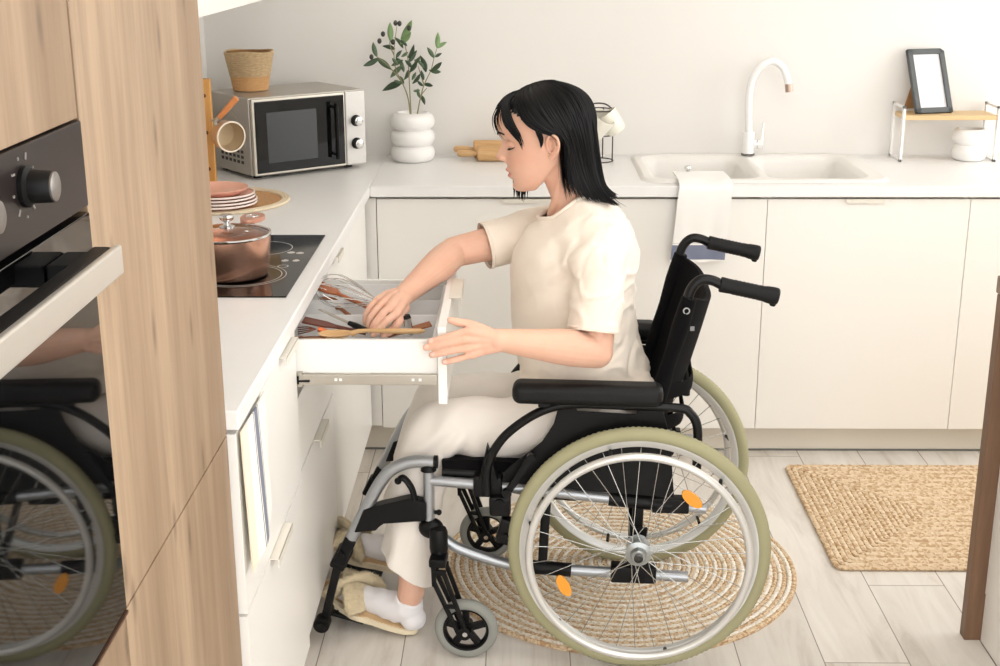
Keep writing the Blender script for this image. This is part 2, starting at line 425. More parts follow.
bl = [('cream base cabinet in the corner behind the seated person', -.447, .165, [(-.05, .10)]), ('cream base cabinet under the left bowl of the sink, behind the white towel', .165, .777, [(.52, .66)]),
      ('cream base cabinet right of the sink towel, behind the push handles', .777, 1.408, [(1.02, 1.14)]), ('cream base cabinet at the right edge, behind the wooden post', 1.408, 2.04, [(1.65, 1.8)]),
      ]
for lab, a, b, pl in bl:
    cabinet('base_cabinet', lab, (a+.001, BY), (b-.001, YW-.005), 'X', [('door', a, b, .101, .866, pl[0])])
o = G().span((-.489, 4.071, .108), (-.4485, 4.106, .868)).obj('trim_1', LAC, smooth=False); struct(o)
struct(G().span((-.53, 4.132, .006), (2.2, 4.148, .1045)).obj('trim_2', KICK, smooth=False))
struct(G().span((-.53, 4.128, 0), (2.2, 4.15, .006)).obj('trim_3', DGREY, smooth=False))  # dark grey strip along the floor under the kick board
struct(G().span((-.545, 2.05, .0), (-.53, 4.15, .1045)).obj('trim_4', KICK, smooth=False))

# open top drawer of the hob cabinet (local to the cabinet)
B = Tr(-cb.location.x, -cb.location.y, 0)
dr = G(B).span((-.171, 2.655, .700), (-.152, 3.205, .872), bev=.0015).obj('drawer', LACW, cb)
dr['label'] = 'drawer pulled open'
# box: sides, floor, back
g = G(B); y0, y1, zb, zt_ = 2.672, 3.188, .772, .838
g.span((-.66, y0, zb-.008), (-.172, y0+.012, zt_), bev=.0015).span((-.66, y1-.012, zb-.008), (-.172, y1, zt_), bev=.0015)
g.span((-.66, y0+.012, zb-.006), (-.172, y1-.012, zb)).span((-.66, y0+.012, zb), (-.648, y1-.012, zt_))
g.obj('drawer_box', LACW, dr)
for yy, s_ in ((y0-.006, -1), (y1+.006, 1)):
    g = G(B).span((-.60, yy-.005, .741), (-.174, yy+.005, .764), bev=.0015).span((-.485, yy-.006, .736), (-.462, yy+.006, .768), bev=.001)
    so = g.obj('drawer_slide', STEEL, dr)
    for xx in (-.39, -.38, -.225, -.21): G(B).box((xx, yy+s_*.0052, .753), (.006, .0008, .006)).obj('screw_hole', WHITE_PL, so)
    g = G(B)
    g.box((-.475, yy+s_*.006, .752), (.012, .004, .018)).box((-.459, yy+s_*.006, .750), (.026, .003, .004))
    g.obj('slide_catch', BLK, so)
G(B).span((-.158, 2.88, .8725), (-.13, 3.05, .8745), bev=.0006).span((-.132, 2.88, .852), (-.13, 3.05, .8745), bev=.0006).obj('drawer_handle', mat('pale_pull', 'E9E4D8', .35), dr)

# ---------------------------------------------------------------- worktops
tag(G().span((XW+.002, 2.045, .875), (-.464, YW-.002, .91), bev=.004, seg=3).obj('worktop', TOP), 'white worktop along the left wall carrying the hob', 'worktop')
g = G(); x0, x1, y0, y1 = -.4636, 2.3, 4.05, YW-.002; hx0, hx1, hy0, hy1 = .42, 1.15, 4.15, 4.60
g.span((x0, y0, .875), (x1, hy0, .91), bev=.004).span((x0, hy1, .875), (x1, y1, .91)).span((x0, hy0-.005, .875), (hx0, hy1+.005, .91)).span((hx1, hy0-.005, .875), (x1, hy1+.005, .91))
tag(g.obj('worktop', TOP), 'white worktop along the back wall around the sink', 'worktop')

# wall cabinet top left
t = thing('wall_cabinet', 'white wall cabinet above the microwave, only its lower edge in view', 'cabinet', (-.9, 3.2, 1.485))
G(Tr(.9, -3.2, -1.485)).span((XW+.002, 2.05, 1.483), (-.752, YW-.3, 2.3)).obj('body', LACW, t, smooth=False)
for a, b in ((2.05, 2.85), (2.85, 3.65), (3.65, 4.35)):
    G(Tr(.9, -3.2, -1.485)).span((-.75, a+.001, 1.481), (-.731, b-.001, 2.3), bev=.001).obj('door', LACW, t)

# island at the right edge: wooden slab and post with a cream panel
t = thing('kitchen_island', 'cream island end with a dark wooden post and top slab at the right edge', 'island', (1.5, 2.3, 0))
B = Tr(-1.5, -2.3, 0)
G(B).span((1.095, 2.895, 0), (1.145, 2.93, .872), bev=.0015).obj('post', DARKWOOD, t)
G(B).span((1.093, 1.2, .874), (2.3, 2.935, .914), bev=.002).obj('top_slab', GREYWOOD, t)
G(B).span((1.150, 1.25, .0), (2.25, 2.893, .872)).obj('body', LAC, t, smooth=False)
for a, b in ((2.45, 2.89), (1.85, 2.448), (1.25, 1.848)):
    G(B).span((1.131, a, .13), (1.149, b, .868), bev=.001).obj('panel', LAC, t)
G(B).span((1.133, 1.25, .003), (1.149, 2.89, .128), bev=.001).obj('plinth', LAC, t)

# ---------------------------------------------------------------- measuring helpers (points read off planes of known height or depth)
def ray(px, py): return (RT*((px-500)/F_PX) + DN*((py-333)/F_PX) + FW)
def at_z(px, py, z):
    d = ray(px, py); return Vector((0, 0, CAM_Z)) + d*((z-CAM_Z)/d.z)
def at_y(px, py, y):
    d = ray(px, py); return Vector((0, 0, CAM_Z)) + d*(y/d.y)

# ---------------------------------------------------------------- sink, tap, towel
def smooth01(t): t = max(0, min(1, t)); return t*t*(3-2*t)
def rrect(x, y, x0, x1, y0, y1, r):
    cx, cy = (x0+x1)/2, (y0+y1)/2
    qx, qy = abs(x-cx)-(x1-x0)/2+r, abs(y-cy)-(y1-y0)/2+r
    return math.hypot(max(qx, 0), max(qy, 0))+min(max(qx, qy), 0)-r
def build_sink():
    x0, x1, y0, y1 = .388, 1.176, 4.098, 4.628
    t = thing('kitchen_sink', 'pale double-bowl composite sink set into the back worktop', 'sink', ((x0+x1)/2, (y0+y1)/2, .91))
    nx, ny = 170, 116; g = G(Tr(-(x0+x1)/2, -(y0+y1)/2, -.91)); bm = g.bm; V = {}
    for i in range(nx+1):
        for j in range(ny+1):
            x, y = x0+(x1-x0)*i/nx, y0+(y1-y0)*j/ny
            d = rrect(x, y, x0, x1, y0, y1, .075)
            if d > .006: continue
            z = .9105+.009*smooth01(-d/.010)
            for (a, b, c, e) in ((.435, .757, 4.150, 4.572), (.803, 1.10, 4.150, 4.572)):
                q = rrect(x, y, a, b, c, e, .05)
                z -= .012*smooth01((.018-q)/.022) + .155*smooth01((-q)/.045)
            V[i, j] = bm.verts.new(g.M @ Vector((x, y, z)))
    for i in range(nx):
        for j in range(ny):
            k = [(i, j), (i+1, j), (i+1, j+1), (i, j+1)]
            if all(q in V for q in k): bm.faces.new([V[q] for q in k])
    g.obj('basin', mat('composite_sink', 'EBE8E3', .42, var=.05, scale=300), t, ang=80)
    for cx in (.60, .955):
        G(Tr(cx-(x0+x1)/2, 4.34-(y0+y1)/2, .752-.91)).lathe([(.045, 0), (.045, .003), (.03, .005), (.028, .003), (.001, .003)], 32).obj('drain', CHR, t)
    p = at_z(688, 172, .925)
    g = G(Tr(p.x-(x0+x1)/2, p.y-(y0+y1)/2, .918-.91)); g.lathe([(.012, 0), (.012, .006), (.006, .008), (.006, .012), (.011, .015), (.0125, .02), (.010, .026), (.002, .028)], 24)
    g.obj('drain_knob', CHR, t)
build_sink()

def build_tap():
    bx, by, bz = .795, 4.577, .9220
    t = thing('kitchen_tap', 'white gooseneck kitchen tap with a metal spout tip', 'tap', (bx, by, bz))
    W_ = mat('white_tap_enamel', 'F5F4F2', .25, coat=.3, var=0)
    G().lathe([(.0235, 0), (.0235, .004), (.021, .006)], 32).obj('base_ring', mat('dark_chrome', '7b7876', .25, .9), t)
    G().lathe([(.020, .004), (.020, .075), (.0185, .079), (.014, .081)], 32).obj('body', W_, t)
    pts = spline([(0, 0, .078), (-.004, 0, .14), (-.006, -.002, .20), (.002, -.008, .262), (.028, -.014, .305), (.064, -.018, .322), (.099, -.022, .302), (.117, -.024, .262), (.122, -.025, .244)], 8)
    G().tube(pts, .0125, 18).obj('spout', W_, t)
    G().tube([(.1215, -.025, .247), (.1255, -.0255, .220)], .0132, 20).obj('spout_tip', mat('rose_metal', 'B8A294', .3, .9), t)
    G().tube([(.015, 0, .038), (.030, -.004, .038)], .0150, 20).tube([(.0335, -.005, .038), (.050, -.009, .038)], .0165, 20).obj('valve', W_, t)
    G().tube([(.0285, -.004, .038), (.0345, -.005, .038)], .0155, 20).obj('valve_ring', CHR, t)
    G().tube([(.044, -.008, .052), (.045, -.008, .085), (.047, -.008, .112)], [.0055, .0045, .0035], 12).obj('lever', W_, t)
build_tap()

def stripe_mat(name, base, axis, stripes, rough=.85, noise_amp=.0, var_scale=200):
    m = bpy.data.materials.new(name); m.use_nodes = True; nt = m.node_tree; p = nt.nodes['Principled BSDF']
    N = nt.nodes.new; L = nt.links.new
    tc = N('ShaderNodeTexCoord'); sp = N('ShaderNodeSeparateXYZ'); L(tc.outputs['Object'], sp.inputs[0]); src = sp.outputs['XYZ'.index(axis)]
    col = None; prev = (*rgb(base), 1)
    for (a, b, c) in stripes:
        n1 = N('ShaderNodeMath'); n1.operation = 'GREATER_THAN'; L(src, n1.inputs[0]); n1.inputs[1].default_value = a
        n2 = N('ShaderNodeMath'); n2.operation = 'LESS_THAN'; L(src, n2.inputs[0]); n2.inputs[1].default_value = b
        n3 = N('ShaderNodeMath'); n3.operation = 'MULTIPLY'; L(n1.outputs[0], n3.inputs[0]); L(n2.outputs[0], n3.inputs[1])
        mx = N('ShaderNodeMix'); mx.data_type = 'RGBA'; L(n3.outputs[0], mx.inputs[0])
        if col is None: mx.inputs[6].default_value = prev
        else: L(col, mx.inputs[6])
        mx.inputs[7].default_value = (*rgb(c), 1); col = mx.outputs[2]
    if col: L(col, p.inputs['Base Color'])
    else: p.inputs['Base Color'].default_value = prev
    p.inputs['Roughness'].default_value = rough; p.inputs['Sheen Weight'].default_value = .15
    nz = N('ShaderNodeTexNoise'); nz.inputs['Scale'].default_value = var_scale*3; L(tc.outputs['Object'], nz.inputs[0])
    b = N('ShaderNodeBump'); b.inputs['Strength'].default_value = .3; b.inputs['Distance'].default_value = .001; L(nz.outputs[0], b.inputs['Height']); L(b.outputs[0], p.inputs['Normal'])
    return m

def cloth(name, f, nu, nv, th, m, M=None):
    """double-sided sheet from f(u,v)"""
    g = G(M); bm = g.bm; R = range
    P = [[Vector(f(i/nu, j/nv)) for j in R(nv+1)] for i in R(nu+1)]
    def nrm(i, j):
        a = P[min(i+1, nu)][j]-P[max(i-1, 0)][j]; b = P[i][min(j+1, nv)]-P[i][max(j-1, 0)]
        return a.cross(b).normalized()
    A = [[bm.verts.new(g.M @ (P[i][j]+nrm(i, j)*th/2)) for j in R(nv+1)] for i in R(nu+1)]
    Bk = [[bm.verts.new(g.M @ (P[i][j]-nrm(i, j)*th/2)) for j in R(nv+1)] for i in R(nu+1)]
    for i in R(nu):
        for j in R(nv):
            bm.faces.new((A[i][j], A[i+1][j], A[i+1][j+1], A[i][j+1])); bm.faces.new((Bk[i][j], Bk[i][j+1], Bk[i+1][j+1], Bk[i+1][j]))
    for i in R(nu):
        bm.faces.new((A[i][0], Bk[i][0], Bk[i+1][0], A[i+1][0])); bm.faces.new((A[i][nv], A[i+1][nv], Bk[i+1][nv], Bk[i][nv]))
    for j in R(nv):
        bm.faces.new((A[0][j], A[0][j+1], Bk[0][j+1], Bk[0][j])); bm.faces.new((A[nu][j], Bk[nu][j], Bk[nu][j+1], A[nu][j+1]))
    return g.obj(name, m, ang=60)
prof = spline([(4.235, .9235, 0), (4.12, .9265, 0), (4.062, .9215, 0), (4.036, .908, 0), (4.030, .88, 0), (4.031, .80, 0), (4.033, .735, 0), (4.036, .672, 0)], 8)
def tw(u, v):
    k = v*(len(prof)-1); a = prof[int(k)]; b = prof[min(int(k)+1, len(prof)-1)]; p = a.lerp(b, k-int(k))
    hang = max(0, (v-.45))
    x = .496+(.660-.496)*u + (-.030-.002*math.sin(9*v))*hang*(1.2-.3*u)
    return (x, p.x-.004*hang*math.sin(u*7+.5)-.003*math.sin(u*15)*hang-.001, p.y+.002*math.sin(u*9)*(v > .2)+.006*u*hang)
tag(cloth('tea_towel', tw, 24, 44, .004, stripe_mat('white_towel_blue_band', 'F4F2EE', 'Z', [(.681, .728, '7A8096'), (.733, .735, 'C9CCD6')])),
    'white towel with a grey-blue band draped over the sink front', 'towel')
def tw2(u, v):
    z = .868-.225*v - .035*(1-u)*v - .012*math.sin(u*3)*v
    y = 2.056+(.205)*u*(1-.06*v)+.002*v+.004*math.sin(v*7)*u
    x = -.4645+.0045*math.sin(u*PI)*(.4+v)+.0016*math.sin(u*11+v*2)*v + .004*v
    return (x, y, z)
tag(cloth('dish_towel', tw2, 40, 30, .003, stripe_mat('cream_towel_blue_stripes', 'F7F3EA', 'Y', [(2.0, 2.098, 'F5E9D2'), (2.146, 2.150, '5C6276'), (2.155, 2.182, '6E7488'), (2.187, 2.191, '5C6276')])),
    'cream towel with dark blue stripes hanging from the left worktop edge', 'towel')

# ---------------------------------------------------------------- hob, saucepan
HX0, HX1, HY0, HY1 = -.985, -.503, 2.748, 3.352
t = thing('induction_hob', 'black glass induction hob set flush in the left worktop', 'hob', ((HX0+HX1)/2, (HY0+HY1)/2, .91))
B = Tr(-(HX0+HX1)/2, -(HY0+HY1)/2, -.91)
G(B).span((HX0, HY0, .9103), (HX1, HY1, .9135), bev=.0012).obj('glass_top', mat('hob_glass', '0C0C0C', .07, var=0, spec=.3), t)
g_ = mat('hob_print', 'C9C6C1', .5)
for (cx, cy, r) in ((-.64, 2.93, .105), (-.64, 2.93, .095), (-.84, 2.93, .075), (-.64, 3.2, .075), (-.84, 3.2, .095)):
    G(B @ Tr(cx, cy, .9137)).torus(r, .0010, 64, 4, fl=.3).obj('zone_ring', g_, t)
for (px, py, w) in ((291, 252.5, .018), (300, 253, .018), (285, 260.5, .016), (296, 260.5, .016)):
    p = at_z(px, py, .914)
    G(B @ Tr(p.x, p.y, .9137)).box((0, 0, 0), (w, .012, .0006)).box((0, 0, 0.0003), (w*.5, .0200, .0006)).obj('touch_key', g_, t)
p = at_z(283, 266, .914); G(B @ Tr(p.x, p.y, .9137)).torus(.012, .0012, 24, 4, fl=.3).obj('touch_key', g_, t)

COP = mat('brushed_copper', 'F0BCA2', .27, .95, var=.08, scale=30, stretch=(1, 1, .05))
def saucepan():
    cx, cy, z0 = -.664, 2.935, .914
    t = thing('saucepan', 'copper saucepan with a glass lid standing on the hob', 'saucepan', (cx, cy, z0))
    g = G(); g.lathe([(.076, 0), (.086, .003), (.090, .010), (.0975, .092), (.0985, .094), (.0965, .094), (.0885, .012), (.074, .006)], 56, cap=True)
    g.obj('body', COP, t)
    d = Vector((.17, 1, 0)).normalized()
    g = G(); g.tube([d*.094+Vector((0, 0, .079)), d*.12+Vector((0, 0, .086))], .011, 14, fl=.6); g.obj('handle_joint', COP, t)
    H = G(Tr(*(d*.150+Vector((0, 0, .093)))) @ Rz(math.atan2(d.y, d.x)))
    out = [(.048*math.cos(a)+.006, .026*math.sin(a)*(1+.15*math.cos(a))) for a in [2*PI*k/28 for k in range(28)]]
    H.prism(out, .011, bev=.003).obj('handle', mat('rose_handle', 'D29C86', .35, .4), t)
    H = G(Tr(*(d*.158+Vector((0, 0, .1045)))) @ Rz(math.atan2(d.y, d.x))); H.torus(.013, .0022, 28, 8).obj('hanging_ring', CHR, t)
    lid = G().lathe([(.0955, .0965), (.093, .099), (.070, .106), (.040, .110), (.010, .111)], 56, cap=False)
    L_ = lid.obj('lid', mat('lid_glass', 'E9EFEE', .03, trans=1.0, var=0, alpha=1), t)
    G().torus(.0965, .0030, 64, 8, M=Tr(0, 0, .0965)).obj('lid_rim', CHR, L_)
    G().lathe([(.018, .1105), (.018, .114), (.0085, .117), (.008, .124), (.015, .129), (.0175, .135), (.015, .140), (.002, .142)], 28).obj('knob', CHR, L_)
    G().torus(.004, .0012, 16, 6, M=Tr(.050, -.03, .1085)).obj('steam_vent', CHR, L_)
saucepan()

# ---------------------------------------------------------------- trivet, plates
TC = (-.868, 3.80)
t = thing('round_placemat', 'round cork placemat with a cream braided border, under the plates', 'placemat', (TC[0], TC[1], .91))
g = G(); g.lathe([(.001, .0005), (.172, .0005), (.172, .0045), (.001, .0045)], 64, cap=False); g.obj('cork_disc', mat('cork', 'C79A6B', .9, var=.35, scale=140, bump=.6, bscale=260), t)
g = G()
for r in (.176, .184, .191): g.torus(r, .0048, 96, 8, M=Tr(0, 0, .0052))
g.obj('braided_border', mat('cream_braid', 'E9D9BC', .9, var=.15, scale=200, bump=.6, bscale=400), t)
SAL = mat('salmon_ceramic', 'EDB59F', .35, var=.03, coat=.3)
SALW = mat('pink_ceramic_edge', 'F3E4DC', .35, var=.02, coat=.3)
PC = (-.850, 3.70)
labs = ['lowest pink plate of the stack on the round placemat', 'second pink plate from the bottom of the stack', 'third pink plate from the bottom of the stack', 'topmost pink plate, directly under the salmon dish']
for i in range(4):
    z = .9165+i*.0088; r = .104-.002*i
    t = thing('plate', labs[i], 'plate', (PC[0]+.002*math.sin(i*2), PC[1], z), group='pink plates stacked on the placemat')
    G().lathe([(.001, 0), (r*.62, 0), (r*.66, .002), (r*.97, .0135), (r*.93, .0135), (r*.62, .0045), (.001, .0042)], 56, cap=False).obj('dish', SAL, t)
    G().torus(r*.965, .0032, 64, 8, M=Tr(0, 0, .0145), fl=.9).obj('rim', SALW, t)
z = .9165+4*.0088+.001
tag(G(Tr(PC[0]-.012, PC[1], z)).lathe([(.001, 0), (.055, 0), (.066, .003), (.088, .016), (.0905, .0205), (.0885, .0215), (.084, .017), (.062, .006), (.001, .005)], 56, cap=False).obj('shallow_bowl', SAL),
    'plain salmon shallow bowl on top of the plate stack', 'bowl')

# ---------------------------------------------------------------- peg board with the hanging milk pan
t = thing('wooden_board', 'upright honey-coloured wooden board beside the tall oak cabinet', 'board', (-1.0, 3.97, .91))
g = G(); g.box((-.005, 0, .170), (.168, .018, .340), bev=.003); g.obj('plank', PINE, t)
for z in (.07, .18, .29): G().tube([(.060, -.0091, z), (.060, -.0105, z)], .006, 14).obj('peg_hole', mat('dark_hole', '6B4020', .8), t)
G().tube(spline([(.073, -.004, .215), (.095, -.016, .222), (.108, -.026, .224), (.113, -.028, .232)], 5), .0035, 10).obj('hook', STEEL, t)
def milkpan():
    ax = Vector((.62, -.78, -.05)).normalized()   # direction the opening faces
    rim = at_y(231.5, 137, 3.865)
    x, y = frame_to(ax); R = Matrix((x, y, ax)).transposed().to_4x4(); base = rim-ax*.062
    t = thing('milk_pan', 'small tan enamel milk pan hanging in front of the microwave', 'pan', tuple(rim))
    T = Matrix.Translation(base-rim) @ R
    G(T).lathe([(.001, 0), (.030, 0), (.038, .004), (.043, .016), (.0445, .058), (.0435, .0585), (.0415, .018), (.036, .006), (.001, .004)], 44, cap=False).obj('body', mat('tan_enamel', 'C2946A', .3, coat=.5), t)
    G(T @ Tr(0, 0, .0605)).torus(.0437, .0026, 48, 8).obj('rim', mat('cream_enamel', 'F3E7D2', .3), t)
    G(T).lathe([(.0405, .056), (.0400, .02), (.035, .0075), (.001, .006)], 44, cap=False).obj('inside', mat('beige_enamel', 'C9B391', .35), t)
    a = at_y(215.5, 123, 3.885)-rim; b = at_y(219, 118, 3.885)-rim; c = at_y(236.5, 98, 3.88)-rim
    j = at_y(219, 130, 3.88)-rim
    G().tube([j, a, b], [.006, .008, .0085], 14).obj('joint', STEEL, t)
    G().tube([b, b.lerp(c, .5), c], [.0090, .0112, .0120], 14, fl=.8).obj('handle', mat('orange_wood', 'D98C52', .45, var=.1), t)
milkpan()

# ---------------------------------------------------------------- microwave and basket
def microwave():
    a = math.radians(38.5); W, D, H = .419, .295, .252
    t = thing('microwave', 'silver and black microwave oven in the corner of the worktop', 'microwave', (-.842, 4.139, .91), a)
    MS = mat('microwave_silver', 'B9B4AB', .35, .55); MP = mat('microwave_front_silver', 'CFCCC7', .35, .3)
    G().span((0, .012, .012), (W, D, H+.008), bev=.006).obj('body', MS, t)
    g = G()
    for x in (.04, W-.04):
        for y in (.05, D-.05): G().lathe([(.014, 0), (.014, .0125)], 16, M=Tr(x, y, 0)).obj('foot', BLK, t)
    d = G().span((.004, -.006, .014), (.342, .011, H+.004), bev=.004).obj('door', mat('microwave_frame', 'C9C4B8', .3, .6), t)
    G().span((.012, -.009, .022), (.336, -.005, H-.004), bev=.002).obj('door_glass', mat('microwave_glass', '0E0F10', .08, var=0, spec=.35), d)
    G().span((.052, -.0096, .052), (.232, -.0088, H-.040), bev=.0003).obj('window_mesh', mat('microwave_window', '3A3D40', .1, spec=.5, bump=.1, bscale=900), d)
    g = G(); g.tube([(.292, -.034, .045), (.292, -.034, H-.025)], .0065, 12, fl=1.3); g.tube([(.292, -.008, .060), (.292, -.034, .060)], .005, 10).tube([(.292, -.008, H-.04), (.292, -.034, H-.04)], .005, 10)
    g.obj('door_handle', BLK, d)
    cp = G().span((.344, -.006, .014), (W, .011, H+.004), bev=.004).obj('control_panel', MP, t)
    for z in (.160, .085):
        k = G(Tr(.381, -.006, z) @ Rx(PI/2)).lathe([(.0185, 0), (.0185, .004), (.0155, .006), (.0145, .020)], 28).obj('knob', BLK, cp)
        G(Tr(.381, -.0265, z) @ Rx(PI/2)).lathe([(.0148, 0), (.0148, .003), (.013, .004), (.001, .004)], 28).obj('knob_cap', CHR, k)
    # side: pressed arc and vent slots
    g = G()
    for r in range(3):
        for c in range(6): g.span((-.0006, .06+c*.028, .045+r*.017), (.0010, .078+c*.028, .055+r*.017), bev=.0004)
    o = g.obj('side_vent', mat('vent_dark', '3A3836', .7), t)
    pts = [Vector((.0002, .045+.12*(1-math.cos(a_)), .10+.11*math.sin(a_))) for a_ in [PI*k/16 for k in range(17)]]
    G().tube(pts, .0016, 6).obj('pressed_line', MS, t)
microwave()

def basket():
    K = Matrix.Diagonal((.91, .91, .98, 1))
    t = thing('small_basket', 'small straw basket with a woven tan base on top of the microwave', 'basket', (-.880, 4.365, 1.1705))
    def ring(r, z, tr, n=72, amp=.0, f=36, wob=0):
        return [Vector(((r+wob*math.sin(2*a+1)+amp*math.sin(f*a))*math.cos(a), (r+wob*math.sin(2*a+1)+amp*math.sin(f*a))*math.sin(a), z+wob*1.2*math.sin(3*a))) for a in [2*PI*k/n for k in range(n)]]
    g = G(K); n = 7
    g.lathe([(.001, .002), (.056, .002), (.060, .006), (.060, .009), (.001, .008)], 48, cap=False)
    for i in range(n): g.tube(ring(.0595+.0012*i, .005+i*.0068, 0, amp=.0008, f=40), .0042, 6, closed=True)
    g.obj('woven_base', mat('tan_weave', 'D3A571', .8, var=.12, scale=120, bump=.4, bscale=300), t)
    g = G(K)
    for i in range(12): g.tube(ring(.068+.00125*i, .0525+i*.0066, 0, n=110, amp=.0013, f=22+i % 3, wob=.0012*i/6), .0050-.0005*(i % 2), 6, closed=True)
    g.obj('straw_wall', mat('straw', 'D2B78E', .8, var=.45, scale=70, bump=1.0, bscale=150, stretch=(1, 1, 5)), t)
    G(K).lathe([(.060, .012), (.079, .128), (.074, .128), (.056, .012)], 48, cap=False).obj('lining', mat('brown_lining', '9C7448', .9, var=.2, scale=60), t)
basket()

# ---------------------------------------------------------------- olive plant
def plant():
    P0 = Vector((-.365, 4.53, .91))
    t = thing('planter', 'white planter of three stacked rings beside the microwave', 'planter', tuple(P0))
    prof = [(.001, 0), (.055, 0)]
    for k in range(3):
        for a in range(-80, 81, 16): prof.append((.056+.0195*math.cos(math.radians(a)), .0275+k*.0545+.0272*math.sin(math.radians(a))))
    prof += [(.052, .166), (.050, .155), (.001, .150)]
    G().lathe(prof, 56, cap=False).obj('pot', CER, t, ang=50)
    G().lathe([(.051, .1525), (.001, .156)], 32, cap=False).obj('soil', mat('pale_gravel', 'CFC8BE', .9, var=.2, scale=200), t)
    o = thing('olive_plant', 'artificial olive sprigs with dark olives standing in the ringed white planter', 'plant', (P0.x, P0.y, P0.z+.150))
    Bm = Tr(-P0.x, -P0.y, -P0.z-.150); Y = 4.53
    rnd = random.Random(3)
    def W(px, py, dy=0): return at_y(px, py, Y+dy)
    stems = [[(410.5, 117), (408, 98), (402, 82), (396, 70), (394, 55), (395, 40), (397, 26)],
             [(411, 117), (410, 95), (409, 75), (408, 60), (405, 44), (405, 32)],
             [(417, 116), (420, 100), (424, 85), (431, 70), (434, 58), (437, 48)],
             [(402, 82), (394, 72), (384, 62), (376, 56)], [(409, 75), (414, 64), (420, 56)], [(394, 55), (390, 45), (391, 35)], [(424, 85), (420, 72), (418, 66)], [(420, 100), (422, 94), (427, 88)]]
    SM = mat('olive_stem', '8A8563', .7, var=.1)
    for s, dy in zip(stems, (0, .012, -.012, -.02, .02, .02, .01, -.015)):
        g = G(Bm); pts = spline([W(x, y, dy*(i/len(s) if i else .2)) for i, (x, y) in enumerate(s)], 5); n = len(pts)
        g.tube(pts, [.0024-.0014*i/n for i in range(n)], 7).obj('stem', SM, o)
    leaves = [(391, 42, 390, 22), (377, 57, 373, 42), (379, 58, 363, 66), (377, 58, 392, 70), (395, 49, 382, 46), (401, 40, 412, 20), (400, 44, 411, 32), (403, 48, 394, 37), (396, 58, 402, 50),
              (403, 60, 391, 66), (396, 58, 404, 66), (402, 66, 390, 78), (409, 62, 417, 50), (409, 70, 404, 80), (408, 58, 414, 44), (408, 52, 401, 57), (410, 72, 417, 62), (412, 80, 416, 72), (420, 74, 412, 84),
              (414, 64, 420, 57), (426, 72, 420, 55), (429, 70, 441, 72), (431, 71, 442, 62), (434, 58, 427, 47), (435, 57, 442, 53), (437, 48, 438, 32), (437, 48, 447, 42), (424, 68, 418, 62),
              (423, 84, 433, 86), (420, 90, 413, 91), (421, 95, 425, 105), (420, 98, 418, 88), (402, 82, 382, 91), (402, 84, 394, 80), (424, 80, 421, 70), (404, 72, 400, 62), (412, 68, 405, 60),
              (398, 65, 392, 58), (407, 46, 400, 40), (414, 60, 421, 62), (423, 86, 417, 80), (399, 76, 404, 84)]
    LM = [mat('leaf_dark', '3B4F38', .5, var=.25, scale=30), mat('leaf_mid', '52674A', .5, var=.2, scale=30), mat('leaf_light', '7C9A66', .5, var=.15, scale=30)]
    for i, (x0, y0, x1, y1) in enumerate(leaves):
        dy = rnd.uniform(-.03, .03); a = W(x0, y0, dy*.5); b = W(x1, y1, dy+rnd.uniform(-.02, .02)); d = b-a; Ln = d.length
        sd = d.cross(Vector((rnd.uniform(-.6, .6), 1, rnd.uniform(-.4, .4)))).normalized(); nm = sd.cross(d).normalized()
        w = Ln*.14+.0022; g = G(Bm); bm = g.bm; L_ = []; N_ = 8
        for k in range(N_+1):
            s = k/N_; ww = w*math.sin(PI*min(1, s*.97+.03))**.8*(1-.25*s); c = a+d*s+nm*Ln*.10*math.sin(PI*s)
            L_.append([bm.verts.new(g.M @ (c-sd*ww+nm*ww*.25)), bm.verts.new(g.M @ (c-nm*ww*.12)), bm.verts.new(g.M @ (c+sd*ww+nm*ww*.25))])
        for k in range(N_):
            for q in range(2): bm.faces.new((L_[k][q], L_[k][q+1], L_[k+1][q+1], L_[k+1][q]))
        ob = g.obj('leaf', LM[2 if (y1 < 36 or i in (25, 26)) else (i % 2)], o, ang=60)
        so = ob.modifiers.new('s', 'SOLIDIFY'); so.thickness = .0007
    for (x, y) in ((395.5, 23), (399.5, 23.5), (383, 34), (379.5, 41), (371.5, 57), (409, 28), (393, 42)):
        p = W(x, y, rnd.uniform(-.01, .01)); G(Bm).ell(p, (.0075, .0075, .0095), u=14, v=10).obj('olive', mat('dark_olive', '2B2A24', .3, var=.3, coat=.4), o)
plant()

# ---------------------------------------------------------------- rolling pins
def pin(x0, y, label, hx):
    r = .0265+hx; z = .9105+r
    t = thing('rolling_pin', label, 'rolling pin', (x0+.12, y, z)); B = Tr(-(x0+.12), -y, -z)
    G(B @ Tr(x0, y, z) @ Ry(PI/2)).lathe([(.001, 0), (r-.0045, 0), (r, .005), (r, .235), (r-.0045, .24), (.001, .24)], 28, cap=False).obj('roller', LWOOD, t)
    for s, xx in ((-1, x0), (1, x0+.24)):
        G(B @ Tr(xx, y, z) @ Ry(s*PI/2)).lathe([(.007, -.004), (.008, .010), (.011, .022), (.0125, .045), (.0115, .062), (.006, .069), (.001, .070)], 20, cap=False).obj('handle', MWOOD if 0 else LWOOD, t)
pin(-.143, 4.515, 'front wooden rolling pin lying on the back worktop beside the face of the seated person', 0)
pin(-.158, 4.578, 'rear wooden rolling pin lying against the wall behind the other pin', .005)

